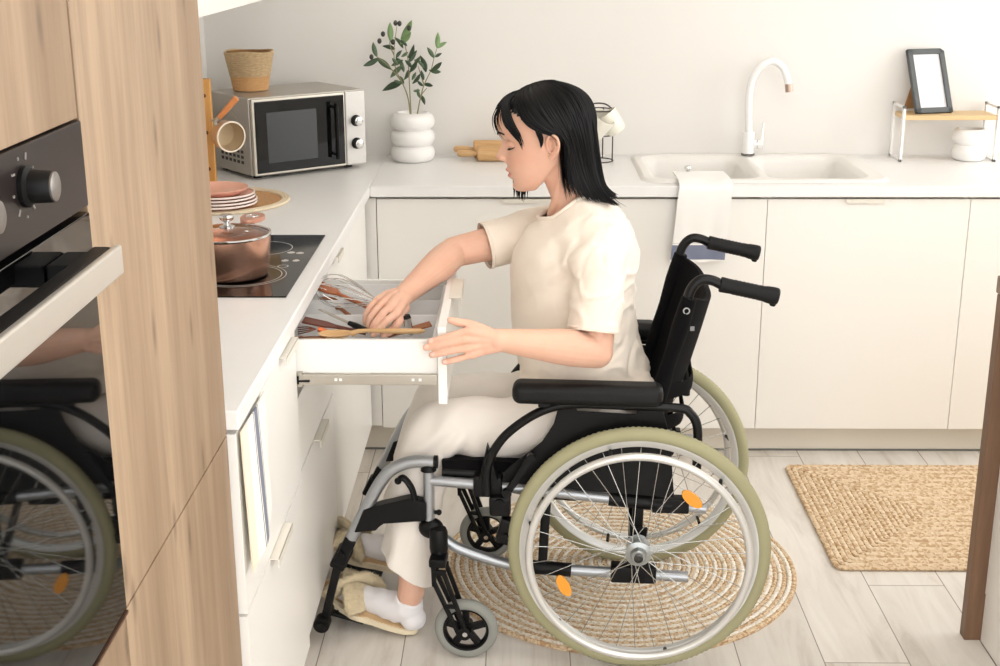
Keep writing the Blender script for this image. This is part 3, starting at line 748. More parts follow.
# ---------------------------------------------------------------- wire mug stand half hidden behind the hair
t = thing('wire_mug_stand', 'dark wire mug stand on the worktop behind the head of the person', 'stand', (.27, 4.5, .91))
WB = mat('dark_wire', '4A4340', .4, .6)
g = G()
for z in (.006, .095, .178): g.tube([Vector((.052*math.cos(a), .052*math.sin(a), z)) for a in [2*PI*k/32 for k in range(32)]], .0022, 8, closed=True)
for a in (-.4, 1.2, 2.75, 4.3): g.tube([(.052*math.cos(a), .052*math.sin(a), .004), (.052*math.cos(a), .052*math.sin(a), .181)], .0022, 8)
g.tube(spline([(-.05, 0, .178), (-.02, -.01, .199), (.02, -.01, .199), (.05, 0, .178)], 8), .0025, 8)
g.obj('frame', WB, t)
t = thing('cream_mug', 'cream mug hanging on the dark wire stand nearest the black hair', 'mug', (.268, 4.44, 1.045))
CM = mat('cream_mug_glaze', 'EFEBDD', .3, coat=.3)
G(Rx(.45) @ Ry(.5)).lathe([(.001, -.042), (.028, -.042), (.034, -.036), (.0385, .0), (.040, .038), (.038, .038), (.036, 0), (.031, -.034), (.001, -.038)], 36, cap=False).obj('body', CM, t)
G(Rx(.45) @ Ry(.5)).tube(spline([(-.038, 0, .022), (-.058, 0, .018), (-.06, 0, -.012), (-.037, 0, -.02)], 6), .005, 10).obj('handle', CM, t)
t = thing('cream_mug', 'cream mug tilted to the right, farther from the black hair on the wire stand', 'mug', (.312, 4.47, 1.05))
G(Ry(-.6)).lathe([(.001, -.04), (.026, -.04), (.034, -.03), (.037, .0), (.038, .036), (.036, .036), (.034, 0), (.03, -.03), (.001, -.036)], 36, cap=False).obj('body', CM, t)
G(Ry(-.6)).tube(spline([(-.036, 0, .02), (-.054, 0, .016), (-.056, 0, -.012), (-.035, 0, -.02)], 6), .005, 10).obj('handle', CM, t)

# ---------------------------------------------------------------- shelf riser, picture frame, cup
t = thing('worktop_shelf', 'small two-legged white metal shelf with a pale wooden board', 'shelf', (1.46, 4.57, .91))
B = Tr(-1.46, -4.57, -.91); WM = mat('white_powder_metal', 'F3F2F0', .4, var=0)
for x in (1.303, 1.622):
    g = G(B); yf, yb, zt = 4.498, 4.638, 1.098; w = .018
    g.span((x-.004, yf, .9105), (x+.004, yf+w, zt), bev=.0006).span((x-.004, yb-w, .9105), (x+.004, yb, zt), bev=.0006).span((x-.004, yf, zt-.008), (x+.004, yb, zt), bev=.0006)
    g.span((x-.004, yf, .9105), (x+.004, yb, .9185), bev=.0006)
    g.obj('leg_frame', WM, t)
G(B).span((1.3055, 4.502, 1.052), (1.6195, 4.634, 1.067), bev=.001).obj('board', wood('shelf_board', 'E6CBA0', 'DDBC8A', 'C9A574', 'X', .5, 2, knots=False), t)
t = thing('photo_frame', 'dark grey photo frame with blank white paper leaning on the small shelf', 'photo frame', (1.418, 4.557, 1.0675), math.radians(16))
DG = mat('dark_grey_frame', '55595A', .55)
T = Rx(math.radians(-24)); w, h = .140, .226
g = G(T); 
for a, b in (((-w/2, -.012, 0), (-w/2+.018, .004, h)), ((w/2-.018, -.012, 0), (w/2, .004, h)), ((-w/2, -.012, 0), (w/2, .004, .018)), ((-w/2, -.012, h-.018), (w/2, .004, h))): g.span(a, b, bev=.0015)
g.obj('border', DG, t)
G(T).span((-w/2+.015, -.004, .015), (w/2-.015, .002, h-.015)).obj('paper', mat('white_paper', 'E6E5E8', .6, var=0), t)
G(T @ Tr(-.03, .004, .13) @ Rx(math.radians(42)) ).prism([(-.022, 0), (.022, 0), (.03, -.115), (-.03, -.115)], .003, M=Rx(PI/2)).obj('easel_back', mat('brown_card', 'A77D55', .8), t)
t = thing('ring_cup', 'white two-ring ceramic pot under the small shelf', 'pot', (1.548, 4.545, .91))
prof = [(.001, 0), (.040, 0)]
for k, (R_, hh) in enumerate(((.043, .0265), (.044, .0265))):
    for a in range(-80, 81, 16): prof.append((R_+.0155*math.cos(math.radians(a)), .0275+k*.054+.027*math.sin(math.radians(a))))
prof += [(.041, .108), (.039, .098), (.038, .02), (.001, .018)]
G().lathe(prof, 48, cap=False).obj('body', CER, t, ang=50)

# ---------------------------------------------------------------- cutlery tray and utensils in the open drawer
t = thing('cutlery_tray', 'white plastic cutlery tray inside the open drawer', 'tray', (-.41, 2.93, .773))
g = G(Tr(.41, -2.93, -.773)); X0, X1, Y0, Y1, Z0, Z1 = -.644, -.178, 2.688, 3.170, .7725, .829
g.span((X0, Y0, Z0), (X1, Y1, Z0+.002))
for y in (Y0, 2.895, 3.02, Y1-.003): g.span((X0, y, Z0), (X1, y+.003, Z1), bev=.001)
for x in (X0, X1-.003): g.span((x, Y0, Z0), (x+.003, Y1, Z1), bev=.001)
g.span((X0-.0, Y0-.004, Z1-.002), (X1, Y0+.004, Z1), bev=.0008).span((X1-.008, Y0, Z1-.002), (X1+.002, Y1, Z1), bev=.0008)
g.obj('compartments', WHITE_PL, t)
def spoon(name, label, bowl, tip, m, L=.062, w=.021, hr=.006, flat=.35, depth=.010):
    """bowl centre and handle tip in world space"""
    b, e = Vector(bowl), Vector(tip); d = (e-b).normalized(); x, y = frame_to(d)  # y is up-ish
    t = thing(name, label, 'utensil', tuple(b)); T = Matrix((d, -x, y)).transposed().to_4x4()
    g = G(T); bm = g.bm; nu, nv = 28, 7; rows = []
    for s, zoff in ((0, 0), (1, -.0035)):
        c = bm.verts.new(T @ Vector((0, 0, -depth+zoff))); R_ = []
        for j in range(1, nv+1):
            q = j/nv
            R_.append([bm.verts.new(T @ Vector((q*L/2*math.cos(a), q*w*math.sin(a)*(1-.12*math.cos(a)), -depth*(1-q*q)+zoff*(1-q**4)))) for a in [2*PI*k/nu for k in range(nu)]])
        for k in range(nu): bm.faces.new((c, R_[0][k], R_[0][(k+1) % nu]))
        for A, B_ in zip(R_, R_[1:]):
            for k in range(nu): bm.faces.new((A[k], B_[k], B_[(k+1) % nu], A[(k+1) % nu]))
        rows.append(R_[-1])
    for k in range(nu): bm.faces.new((rows[0][k], rows[1][k], rows[1][(k+1) % nu], rows[0][(k+1) % nu]))
    g.obj('bowl', m, t)
    Ln = (e-b).length
    G(T).tube([(L/2-.006, 0, -.003), (L/2+.010, 0, .003), (L/2+.03, 0, .004), (Ln*.7, 0, .001), (Ln-.01, 0, 0), (Ln, 0, 0)], [hr*1.2, hr*.8, hr*.75, hr, hr*.95, hr*.4], 12).obj('handle', m, t)
    return t
spoon('wooden_spoon', 'pale wooden spoon held in the fingers over the near drawer side', tuple(at_z(336, 333, .828)), tuple(at_z(425, 331, .830)), LWOOD, L=.078, w=.027, hr=.0062)
spoon('wooden_spoon', 'brown wooden spoon lying in the far part of the open drawer', tuple(at_z(330, 302, .815)), tuple(at_z(368, 331, .79)), MWOOD, L=.075, w=.024)
def spatula(label, a, b, m, w=.022, hl=.16):
    a, b = Vector(a), Vector(b); d = (b-a).normalized(); x, y = frame_to(d); T = Matrix((d, -x, y)).transposed().to_4x4()
    t = thing('wooden_spatula', label, 'utensil', tuple(a))
    G(T).prism([(-.002, -w), (.05, -w*.95), (.075, -.008), (.075, .008), (.05, w*.95), (-.002, w)], .005, M=Tr(0, 0, -.0025), bev=.0015).obj('blade', m, t)
    G(T).tube([(.070, 0, 0), (.10, 0, 0), ((b-a).length, 0, 0)], [.006, .0055, .007], 12, fl=.8).obj('handle', m, t)
spatula('reddish wooden spatula leaning across the far part of the drawer', at_z(316, 284, .855), at_z(372, 309, .822), mat('red_brown_wood', 'B0673F', .45, var=.15))
spatula('short brown wooden spatula at the right end of the tray', at_z(430, 324, .818), at_z(395, 334, .80), MWOOD, w=.016)
spatula('dark red-brown wooden spatula lying in the near tray compartment', at_z(304, 320, .835), at_z(366, 333, .806), mat('dark_red_wood', '6E3B2C', .45, var=.15), w=.02)
spatula('brown wooden spatula end resting low by the near drawer side', at_z(322, 338.5, .822), at_z(290, 338, .80), MWOOD, w=.014)
# whisk
def whisk():
    a = at_z(312, 284, .868); b = at_z(384, 304, .834); c = at_z(402, 311, .824); d = (b-a).normalized(); x, y = frame_to(d); T = Matrix((d, -x, y)).transposed().to_4x4()
    t = thing('whisk', 'steel balloon whisk lying across the far part of the open drawer', 'whisk', tuple(a)); Ln = (b-a).length
    L0 = Ln
    for k in range(6):
        an = PI*k/6; R = .040; pts = []
        for i in range(25):
            s = i/24; th = s*PI*2
            u = 1-abs(2*s-1); side = 1 if s < .5 else -1
            rr = R*math.sin(PI*min(1, u**.75))**.8 if u < 1 else 0
            rr = R*(math.sin(PI*u*.5)**.9)*(math.cos(PI*.5*max(0, (u-.72)/.28))) if u > .72 else R*(math.sin(PI*.5*u/.72))**1.3
            xx = L0*(1-u)
            pts.append(Vector((xx, side*rr*math.cos(an), side*rr*math.sin(an))))
        G(T).tube(pts, .0010, 6).obj('wire', CHR, t)
    G(T).tube([(L0-.005, 0, 0), (L0+.01, 0, 0), (L0+(c-b).length, 0, 0)], [.005, .007, .009], 14).obj('handle', STEEL, t)
whisk()
t = thing('kitchen_tongs', 'steel tongs with a black handle in the near tray compartment', 'tongs', tuple(at_z(352, 324, .83)))
L0 = t.location; a = at_z(319, 309, .846)-L0; b = at_z(349, 323, .833)-L0; c = at_z(368, 331, .822)-L0
G().tube([a, a.lerp(b, .5), b], [.003, .006, .005], 10, fl=.35).obj('blade', STEEL, t)
G().tube([b, b.lerp(c, .3), c], [.006, .0085, .007], 12, fl=.8).obj('grip', BLK, t)
t = thing('garlic_press', 'steel tool with a black tip standing beside the hand in the drawer', 'utensil', tuple(at_z(408, 330, .812)))
G(Ry(-.12)).tube([(0, 0, -.012), (0, 0, .028)], .011, 16).obj('tube', CHR, t)
G(Ry(-.12)).tube([(0, 0, .0275), (0, 0, .035)], [.0115, .009], 16).obj('cap', BLK, t)
t = thing('copper_fork', 'copper-coloured fork and dark tines at the left of the tray', 'utensil', tuple(at_z(303, 330, .815)))
L0 = t.location
G().tube([at_z(318, 329, .828)-L0, at_z(340, 336, .81)-L0], [.006, .004], 10).obj('handle', mat('orange_copper', 'D8703C', .35, .6), t)
for k in range(4):
    G().tube(spline([at_z(316, 329, .828)-L0, at_z(308, 327+k*1.6, .829)-L0, at_z(298, 327.5+k*2.2, .822)-L0], 5), .0014, 6).obj('tine', mat('dark_copper', '7B4A38', .35, .7), t)

# ---------------------------------------------------------------- rugs
def rope(g, pts, r, tw=.0016, per=.02, seg=8):
    """braided cord: a tube whose section swells along its run"""
    n = len(pts); L_ = [0]
    for i in range(n): L_.append(L_[-1]+(Vector(pts[(i+1) % n])-Vector(pts[i])).length)
    g.tube(pts, [r+tw*math.sin(2*PI*L_[i]/per) for i in range(n)], seg, closed=True, fl=.62)
def braid_mat(name, c1, c2, freq=90, p2=.5):
    m = bpy.data.materials.new(name); m.use_nodes = True; nt = m.node_tree; p = nt.nodes['Principled BSDF']; N = nt.nodes.new; L = nt.links.new
    tc = N('ShaderNodeTexCoord'); vo = N('ShaderNodeTexVoronoi'); vo.inputs['Scale'].default_value = freq; L(tc.outputs['Object'], vo.inputs[0])
    r = N('ShaderNodeValToRGB'); e = r.color_ramp.elements; e[0].position = p2-.12; e[0].color = (*rgb(c1), 1); e[1].position = p2+.12; e[1].color = (*rgb(c2), 1)
    sp = N('ShaderNodeSeparateColor'); L(vo.outputs['Color'], sp.inputs[0]); L(sp.outputs[0], r.inputs[0]); L(r.outputs[0], p.inputs['Base Color'])
    p.inputs['Roughness'].default_value = .95; p.inputs['Specular IOR Level'].default_value = .1
    b = N('ShaderNodeBump'); b.inputs['Strength'].default_value = .8; b.inputs['Distance'].default_value = .003; L(vo.outputs['Distance'], b.inputs['Height']); L(b.outputs[0], p.inputs['Normal'])
    return m
def round_rug():
    t = thing('round_rug', 'round braided jute and white rug under the wheelchair', 'rug', (.271, 3.290, 0))
    gw, gt = G(), G(); k = 0; r = .012; step = .0122
    while r < .487:
        n = max(40, int(2*PI*r/.006)); ph = random.random()*6
        pts = [Vector(((r+.0015*math.sin(3*a+ph))*math.cos(a), (r+.0015*math.sin(3*a+ph))*math.sin(a), .0055)) for a in [2*PI*i/n for i in range(n)]]
        if k % 2 == 0 or r > .475: rope(gt, pts, .0066, .0013, .018)
        else: rope(gw, pts, .0071, .0012, .020)
        r += step; k += 1
    gt.lathe([(.001, .0008), (.484, .0008), (.484, .0045), (.001, .0045)], 96, cap=False)
    gt.obj('jute_cord', braid_mat('jute_cord', 'C4A17C', 'DFC8A8', 170, .4), t, ang=80)
    gw.obj('white_cord', braid_mat('white_cord', 'DCC7A6', 'F3EBDE', 170, .2), t, ang=80)
round_rug()
def rect_rug():
    x0, x1, y0, y1 = .861, 2.06, 3.255, 3.985
    t = thing('rectangular_mat', 'rectangular golden braided jute mat on the floor by the sink cabinets', 'mat', ((x0+x1)/2, (y0+y1)/2, 0))
    hx, hy = (x1-x0)/2, (y1-y0)/2; gs = (G(), G()); k = 0; ins = .009; step = .0165
    while ins < hy-.004:
        a, b = hx-ins, hy-ins; rc = max(.004, .022-ins*.05); rc = min(rc, b*.8); pts = []
        def seg(p, q):
            n = max(1, int((Vector(q)-Vector(p)).length/.0075))
            for i in range(n): pts.append(Vector(p).lerp(Vector(q), i/n)+Vector((0, 0, 0)))
        for (cx, cy, a0) in ((a-rc, b-rc, 0), (-a+rc, b-rc, PI/2), (-a+rc, -b+rc, PI), (a-rc, -b+rc, 3*PI/2)):
            arc = [Vector((cx+rc*math.cos(a0+q), cy+rc*math.sin(a0+q), .006)) for q in [PI/2*i/4 for i in range(5)]]
            if pts: 
                last = pts[-1]; n = max(1, int((arc[0]-last).length/.0075))
                for i in range(1, n): pts.append(last.lerp(arc[0], i/n))
            pts += arc
        last = pts[-1]; n = max(1, int((pts[0]-last).length/.0075)); f0 = pts[0]
        for i in range(1, n): pts.append(last.lerp(f0, i/n))
        rope(gs[k % 2], pts, .0092, .0016, .024); ins += step; k += 1
    gs[0].span((-hx+.01, -hy+.01, .0008), (hx-.01, hy-.01, .004))
    gs[0].obj('jute_braid', braid_mat('golden_jute', 'C0A07C', 'DDC5A5', 120, .4), t, ang=80)
    o = gs[1].obj('jute_braid', braid_mat('pale_jute', 'CAAC88', 'E4CFB2', 120, .4), t, ang=80)
rect_rug()

# ================================================================ wheelchair (local: x forward, y to the occupant's left, z up)
CH = Vector((.296, 3.04, 0)); CU = Vector((-.9975, .071, 0)).normalized(); CV = Vector((0, 0, 1)).cross(CU)
CROT = math.atan2(CU.y, CU.x)
def at_l(px, py, l):
    """point seen at (px,py) on the chair's lengthwise plane y = l, in chair coordinates"""
    d = ray(px, py); c = Vector((0, 0, CAM_Z)); s = (l-(c-CH).dot(CV))/d.dot(CV); P = c+d*s
    return Vector(((P-CH).dot(CU), l, P.z))
wc = thing('wheelchair', 'black and silver manual wheelchair with khaki tyres, standing on the round rug', 'wheelchair', tuple(CH), CROT)
TYRE = mat('khaki_tyre', 'A29E7C', .85, var=.06); GREYT = mat('grey_caster_tyre', '8F908A', .75)
RIM = mat('anodised_rim', 'DADAD7', .35, .45)
AMB = mat('amber_reflector', 'FFA51A', .25, coat=.8, bump=.5, bscale=900)
def rear_wheel():
    """axis along y, outer side +y, centre at origin"""
    R0 = G(Rx(PI/2)).lathe([(.268, -.012), (.272, -.0135), (.277, -.0135), (.277, .0135), (.272, .0135), (.268, .012), (.258, .007), (.255, 0), (.258, -.007), (.268, -.012)], 96, cap=False)
    w = R0.obj('rear_wheel', RIM, wc)
    g = G(); bm = g.bm; seg, ms = 288, 14; rings = []
    for i in range(seg):
        a = 2*PI*i/seg; rr = []
        for k in range(ms):
            b = 2*PI*k/ms; rad = .0172
            sh = math.exp(-((abs(math.sin(b))-.55)/.25)**2)*(1 if math.cos(b) > 0 else 0)
            rad += .0013*sh*(1 if i % 2 else -1)
            R = .285+rad*math.cos(b)
            rr.append(bm.verts.new((R*math.cos(a), rad*1.02*math.sin(b), R*math.sin(a))))
        rings.append(rr)
    for i in range(seg):
        for k in range(ms): bm.faces.new((rings[i][k], rings[(i+1) % seg][k], rings[(i+1) % seg][(k+1) % ms], rings[i][(k+1) % ms]))
    g.obj('tyre', TYRE, w, ang=70)
    G(Tr(0, .047, 0) @ Rx(PI/2)).torus(.2500, .0092, 120, 12).obj('push_rim', mat('white_metal_rim', 'D9D8D4', .3, .5), w)
    for k in range(6):
        a = 2*PI*k/6+.25; c, s = math.cos(a), math.sin(a)
        G().tube([(.257*c, .010, .257*s), (.253*c, .03, .253*s), (.250*c, .040, .250*s)], .0042, 8).obj('rim_bracket', BLK, w)
    hub = G(Rx(-PI/2)).lathe([(.001, -.034), (.012, -.034), (.013, -.026), (.027, -.025), (.028, -.021), (.014, -.018), (.013, .014), (.014, .016), (.029, .019), (.030, .023), (.019, .026), (.017, .040), (.014, .043), (.001, .043)], 32, cap=False).obj('hub', mat('zinc_hub', 'A7ABAB', .35, .9), w)
    G(Rx(-PI/2)).lathe([(.001, .043), (.010, .043), (.0105, .048), (.008, .049), (.007, .046), (.001, .046)], 24, cap=False).obj('axle_cap', mat('dark_steel', '4C4A48', .3, .9), hub)
    SPM = mat('spoke_steel', 'BDBDB9', .25, .9)
    for k in range(36):
        side = 1 if k % 2 else -1; a0 = 2*PI*k/36; cr = .62*(1 if (k//2) % 2 else -1); a1 = a0+cr
        p = Vector((.026*math.cos(a1), side*.021, .026*math.sin(a1))); q = Vector((.258*math.cos(a0), 0, .258*math.sin(a0)))
        G().tube([p, q], .00100, 6).obj('spoke', SPM, w)
    return w, hub
def reflector(w, cx, cz, ang, y=.012):
    T = Tr(cx, y, cz) @ Ry(-ang) @ Rx(-PI/2)
    out = [(.029*math.cos(a), .0135*math.sin(a)) for a in [2*PI*k/32 for k in range(32)]]
    r_ = G(T).prism([(p[0], p[1]) for p in out], .008, bev=.002).obj('reflector', AMB, w)
wn, _h = rear_wheel(); wn.location = (0, .27, .302)
wf = copy_tree(wn, wc); wf.location = (.0, -.27, .302); wf.rotation_euler = (0, 0, PI)
for (px, py) in ((564, 584.5), (692, 498)):
    p = at_l(px, py, .28)-Vector((0, .27, .302)); reflector(wn, p.x, p.z, math.atan2(p.z, p.x)+PI/2)
def both(name, fn, m, par=wc, ang=35):
    """the same part on the near (+1) and the far (-1) side"""
    out = []
    for s in (1, -1):
        g = G(Matrix.Diagonal((1, s, 1, 1))); fn(g, s); out.append(g.obj(name, m, par, ang=ang))
    return out
Yf = .218
sf = both('side_frame', lambda g, s: (g.tube([(.492, Yf, .437), (.30, Yf, .425), (.10, Yf, .408), (-.155, Yf, .387)], .0125, 16), g.tube(spline([(.492, Yf, .470), (.492, Yf, .335), (.488, Yf, .318), (.455, Yf, .285), (.41, Yf, .258), (.30, Yf, .226), (.20, Yf, .219), (-.12, Yf, .211)], 6), .0132, 16)), ALU)
both('lower_sleeve', lambda g, s: g.tube([(.262, Yf, .2225), (.155, Yf, .2175)], .0165, 16), BLK)
both('lower_clamp', lambda g, s: g.span((-.045, Yf-.020, .196), (.062, Yf+.018, .238), bev=.005), BLK)
both('front_strut', lambda g, s: g.beam((.214, Yf-.004, .418), (.224, Yf-.004, .226), .022, .022, up=(0, 1, 0), bev=.004), BLK)
both('axle_strut', lambda g, s: g.beam((.0, Yf-.016, .44), (.004, Yf-.016, .22), .026, .02, up=(0, 1, 0), bev=.004), BLK)
both('upper_sleeve', lambda g, s: g.tube([(.07, Yf, .4052), (-.075, Yf, .3935)], .0175, 14), BLK)
both('upper_clamp', lambda g, s: g.span((-.115, Yf-.016, .378), (-.03, Yf+.016, .415), bev=.004), BLK)
both('caster_housing', lambda g, s: (g.ell((.488, Yf+.002, .315), (.030, .022, .026)), g.lathe([(.001, .262), (.020, .262), (.022, .275), (.022, .315), (.018, .325), (.001, .327)], 24, M=Tr(.468, Yf+.022, 0), cap=False)), BLK)
def fork(g, s):
    yc = Yf+.044
    for d in (-.024, .024):
        for (a, b) in (((.476, yc+d, .262), (.474, yc+d, .20)), ((.474, yc+d, .205), (.418, yc+d, .073)), ((.449, yc+d, .225), (.398, yc+d, .073))):
            g.beam(a, b, .011, .008, up=(0, 1, 0), bev=.002, ext=.008)
        g.beam((.478, yc+d, .232), (.445, yc+d, .232), .014, .008, up=(0, 1, 0), bev=.002); g.beam((.45, yc+d, .145), (.425, yc+d, .145), .010, .008, up=(0, 1, 0), bev=.002)
        g.tube([(.404, yc+d-.005, .075), (.404, yc+d+.005, .075)], .016, 20)
    g.span((.446, yc-.028, .244), (.486, yc+.028, .266), bev=.005); g.tube([(.466, yc-.01, .25), (.466, yc-.016, .285)], .014, 16)
both('caster_fork', fork, BLK)
def caster(s):
    yc = s*(Yf+.044)
    w = G(Tr(.402, yc, .0765) @ Rx(PI/2)).lathe([(.050, -.011), (.055, -.012), (.055, .012), (.050, .011), (.047, .004), (.047, -.004), (.050, -.011)], 48, cap=False).obj('caster_wheel', BLK, wc)
    G(Tr(.402, yc, .0765) @ Rx(PI/2)).torus(.0625, .0138, 64, 12, fl=1.05).obj('tyre', GREYT, w)
    for k in range(5):
        a = 2*PI*k/5+.3; c, d = math.cos(a), math.sin(a)
        G(Tr(.402, yc, .0765)).beam((.010*c, 0, .010*d), (.051*c, 0, .051*d), .017, .014, up=(0, 1, 0), bev=.003).obj('wheel_spoke', BLK, w)
    G(Tr(.402, yc, .0765) @ Rx(PI/2)).lathe([(.001, -.016), (.015, -.016), (.015, .016), (.001, .016)], 20, cap=False).obj('hub', BLK, w)
    G(Tr(.402, yc, .0765) @ Rx(PI/2)).tube([(0, 0, -.033), (0, 0, .033)], .006, 12).obj('axle_bolt', CHR, w)
caster(1); caster(-1)
# footrest hanger
def hang_tube(g, s):
    pts = spline([(.476, Yf, .4835), (.53, Yf, .482), (.575, Yf, .463), (.605, Yf, .430), (.637, Yf, .372), (.668, Yf, .308), (.690, Yf, .262)], 7)
    g.tube(pts, .0150, 18)
H1 = both('footrest', hang_tube, ALU)
for s, h in zip((1, -1), H1):
    g = G(Matrix.Diagonal((1, s, 1, 1))); g.tube([(.470, Yf, .4835), (.479, Yf, .4835)], .0156, 18); g.lathe([(.001, .462), (.019, .462), (.0165, .475), (.001, .486)], 20, M=Tr(.492, Yf, 0), cap=False); g.obj('tube_cap', BLK, h)
    g = G(Matrix.Diagonal((1, s, 1, 1)))
    poly = [at_l(x, y, Yf) for x, y in ((364.5, 507), (384, 502), (409, 496), (427, 500), (427, 518.5), (384, 519), (377, 528), (355, 530))]
    g.prism([(p.x, p.z) for p in poly], .034, M=Tr(0, Yf+.018, 0) @ Rx(PI/2), bev=.004)
    g.obj('swing_bracket', BLK, h)
    g = G(Matrix.Diagonal((1, s, 1, 1))); lv = [at_l(x, y, Yf+.01) for x, y in ((415, 500), (412, 489), (406, 480), (401, 477.5), (398, 481))]
    g.tube(spline(lv, 4), [.0105]*12+[.0085]*5, 12, fl=.7); g.ell(lv[-1], .0085); g.obj('release_lever', BLK, h)
    g = G(Matrix.Diagonal((1, s, 1, 1))); a = at_l(428, 512, Yf); g.tube([(a.x-.010, Yf, a.z), (a.x-.022, Yf, a.z)], .005, 10); g.ell((a.x-.026, Yf, a.z), .007); g.obj('locking_knob', BLK, h)
    g = G(Matrix.Diagonal((1, s, 1, 1)))
    A = Vector((.672, Yf, .300)); B_ = Vector((.708, Yf, .226)); d = (B_-A).normalized()
    g.beam(A+d*.02, B_+d*.015, .030, .034, up=(0, 1, 0), bev=.006); g.beam(A+d*.055-Vector((0, .006, 0)), B_+d*.028-Vector((0, .006, 0)), .038, .04, up=(0, 1, 0), bev=.006)
    g.tube([(.705, Yf-.02, .245), (.705, Yf+.024, .245)], .009, 12)
    g.beam((.716, Yf, .212), (.752, Yf+.01, .068), .020, .014, up=(0, 1, 0), bev=.003)
    g.obj('height_tube', BLK, h)
    g = G(Matrix.Diagonal((1, s, 1, 1))); g.tube([(.757, Yf+.004, .060), (.757, Yf+.034, .060)], .0195, 28); g.tube([(.757, Yf+.032, .060), (.757, Yf+.037, .060)], .010, 20); g.obj('hinge_wheel', BLK, h)
    g = G(Matrix.Diagonal((1, s, 1, 1))); g.tube([(.757, .06, .054), (.757, Yf+.01, .058)], .012, 14)
    g.box((.715, .115, .040), (.100, .120, .010), rot=Matrix.Rotation(math.radians(-15), 3, 'Y'), bev=.004)
    for k in range(5): g.box((.675+.020*k, .115, .0355+.0053*k), (.006, .100, .004), rot=Matrix.Rotation(math.radians(-15), 3, 'Y'))
    g.obj('footplate', BLK, h)
# seat, clamps, brakes, cross brace
g = G(); nx, ny = 24, 16
def seatf(u, v):
    x = .462-.50*u; y = -.205+.41*v; return (x, y, .468-.014*(1-(2*v-1)**2)-.02*u*0+.004*math.sin(u*9))
so = cloth('seat', seatf, 24, 16, .026, BLKF); so.parent = wc
both('seat_rail', lambda g, s: (g.tube([(.462, .200, .452), (-.05, .200, .440)], .0120, 14), g.span((.30, .19, .43), (.34, .215, .455), bev=.003)), BLKM)
def clamp(g, s):
    g.span((.318, Yf-.020, .408), (.385, Yf+.028, .460), bev=.007)
    g.prism([(.372, .455), (.325, .455), (.336, .49), (.352, .542), (.362, .49)], .030, M=Tr(0, Yf+.034, 0) @ Rx(PI/2), bev=.004)
    a, b = at_l(531, 458, .255), at_l(507, 493, .255); g.beam(a, b, .017, .010, up=(0, 1, 0), bev=.003, ext=.012)
    for q in (a, b): g.tube([q-Vector((0, .008, 0)), q+Vector((0, .008, 0))], .011, 16)
both('arm_clamp', clamp, BLK)
def brake(g, s):
    c1 = at_l(500, 505, .25); c2 = at_l(506, 530, .25)
    g.box(c1, (.05, .03, .05), bev=.008); g.box(c2, (.038, .034, .065), rot=Matrix.Rotation(-.25, 3, 'Y'), bev=.008)
    g.tube([c1+Vector((.0, .014, .01)), c1+Vector((.0, .022, .01))], .012, 16); g.tube([c2+Vector((.0, .014, -.01)), c2+Vector((.0, .024, -.01))], .010, 16)
    g.tube([c2+Vector((-.03, 0, .0)), c2+Vector((.02, 0, 0))], .008, 12)
both('parking_brake', brake, BLK)
for s in (1, -1):
    g = G(); x = -.002+.016*s
    g.beam((x, .215*s, .235), (x, -.20*s, .440), .024, .014, up=(1, 0, 0), bev=.003); g.obj('cross_brace', BLKM, wc)
both('axle_plate', lambda g, s: (g.span((-.022, Yf-.006, .27), (.022, Yf+.006, .335), bev=.004), g.tube([(0, Yf-.02, .302), (0, Yf+.03, .302)], .009, 14)), BLK)
# armrests
for s in (1, -1):
    g = G(Matrix.Diagonal((1, s, 1, 1)))
    g.tube(spline([(.351, .25, .42), (.351, .25, .481), (.334, .25, .531), (.298, .25, .578), (.232, .25, .626), (.162, .25, .647), (.05, .25, .648), (-.080, .25, .645), (-.108, .25, .632), (-.123, .25, .606), (-.127, .25, .56), (-.127, .248, .50)], 6), .0105, 14)
    for x in (.22, .0): g.span((x-.014, .242, .640), (x+.014, .258, .664), bev=.002)
    at = g.obj('armrest', BLKM, wc)
    g = G(Matrix.Diagonal((1, s, 1, 1))); g.box((.1235, .248, .675), (.338, .062, .050), bev=.019, seg=5); g.obj('arm_pad', mat('armrest_foam', '070708', .5, spec=.3, bump=.25, bscale=350), at)
    g = G(Matrix.Diagonal((1, s, 1, 1)))
    poly = [(.318, .445), (.312, .472), (.268, .510), (.225, .545), (.198, .590), (.188, .640), (.150, .642), (.148, .622), (.012, .618), (.006, .642), (-.046, .638), (-.066, .560), (-.080, .418), (.10, .428), (.22, .436)]
    g.prism(poly, .006, M=Tr(0, .233, 0) @ Rx(PI/2), bev=.0015); g.obj('skirt_guard', mat('matt_black_panel', '060606', .5, spec=.25), at)
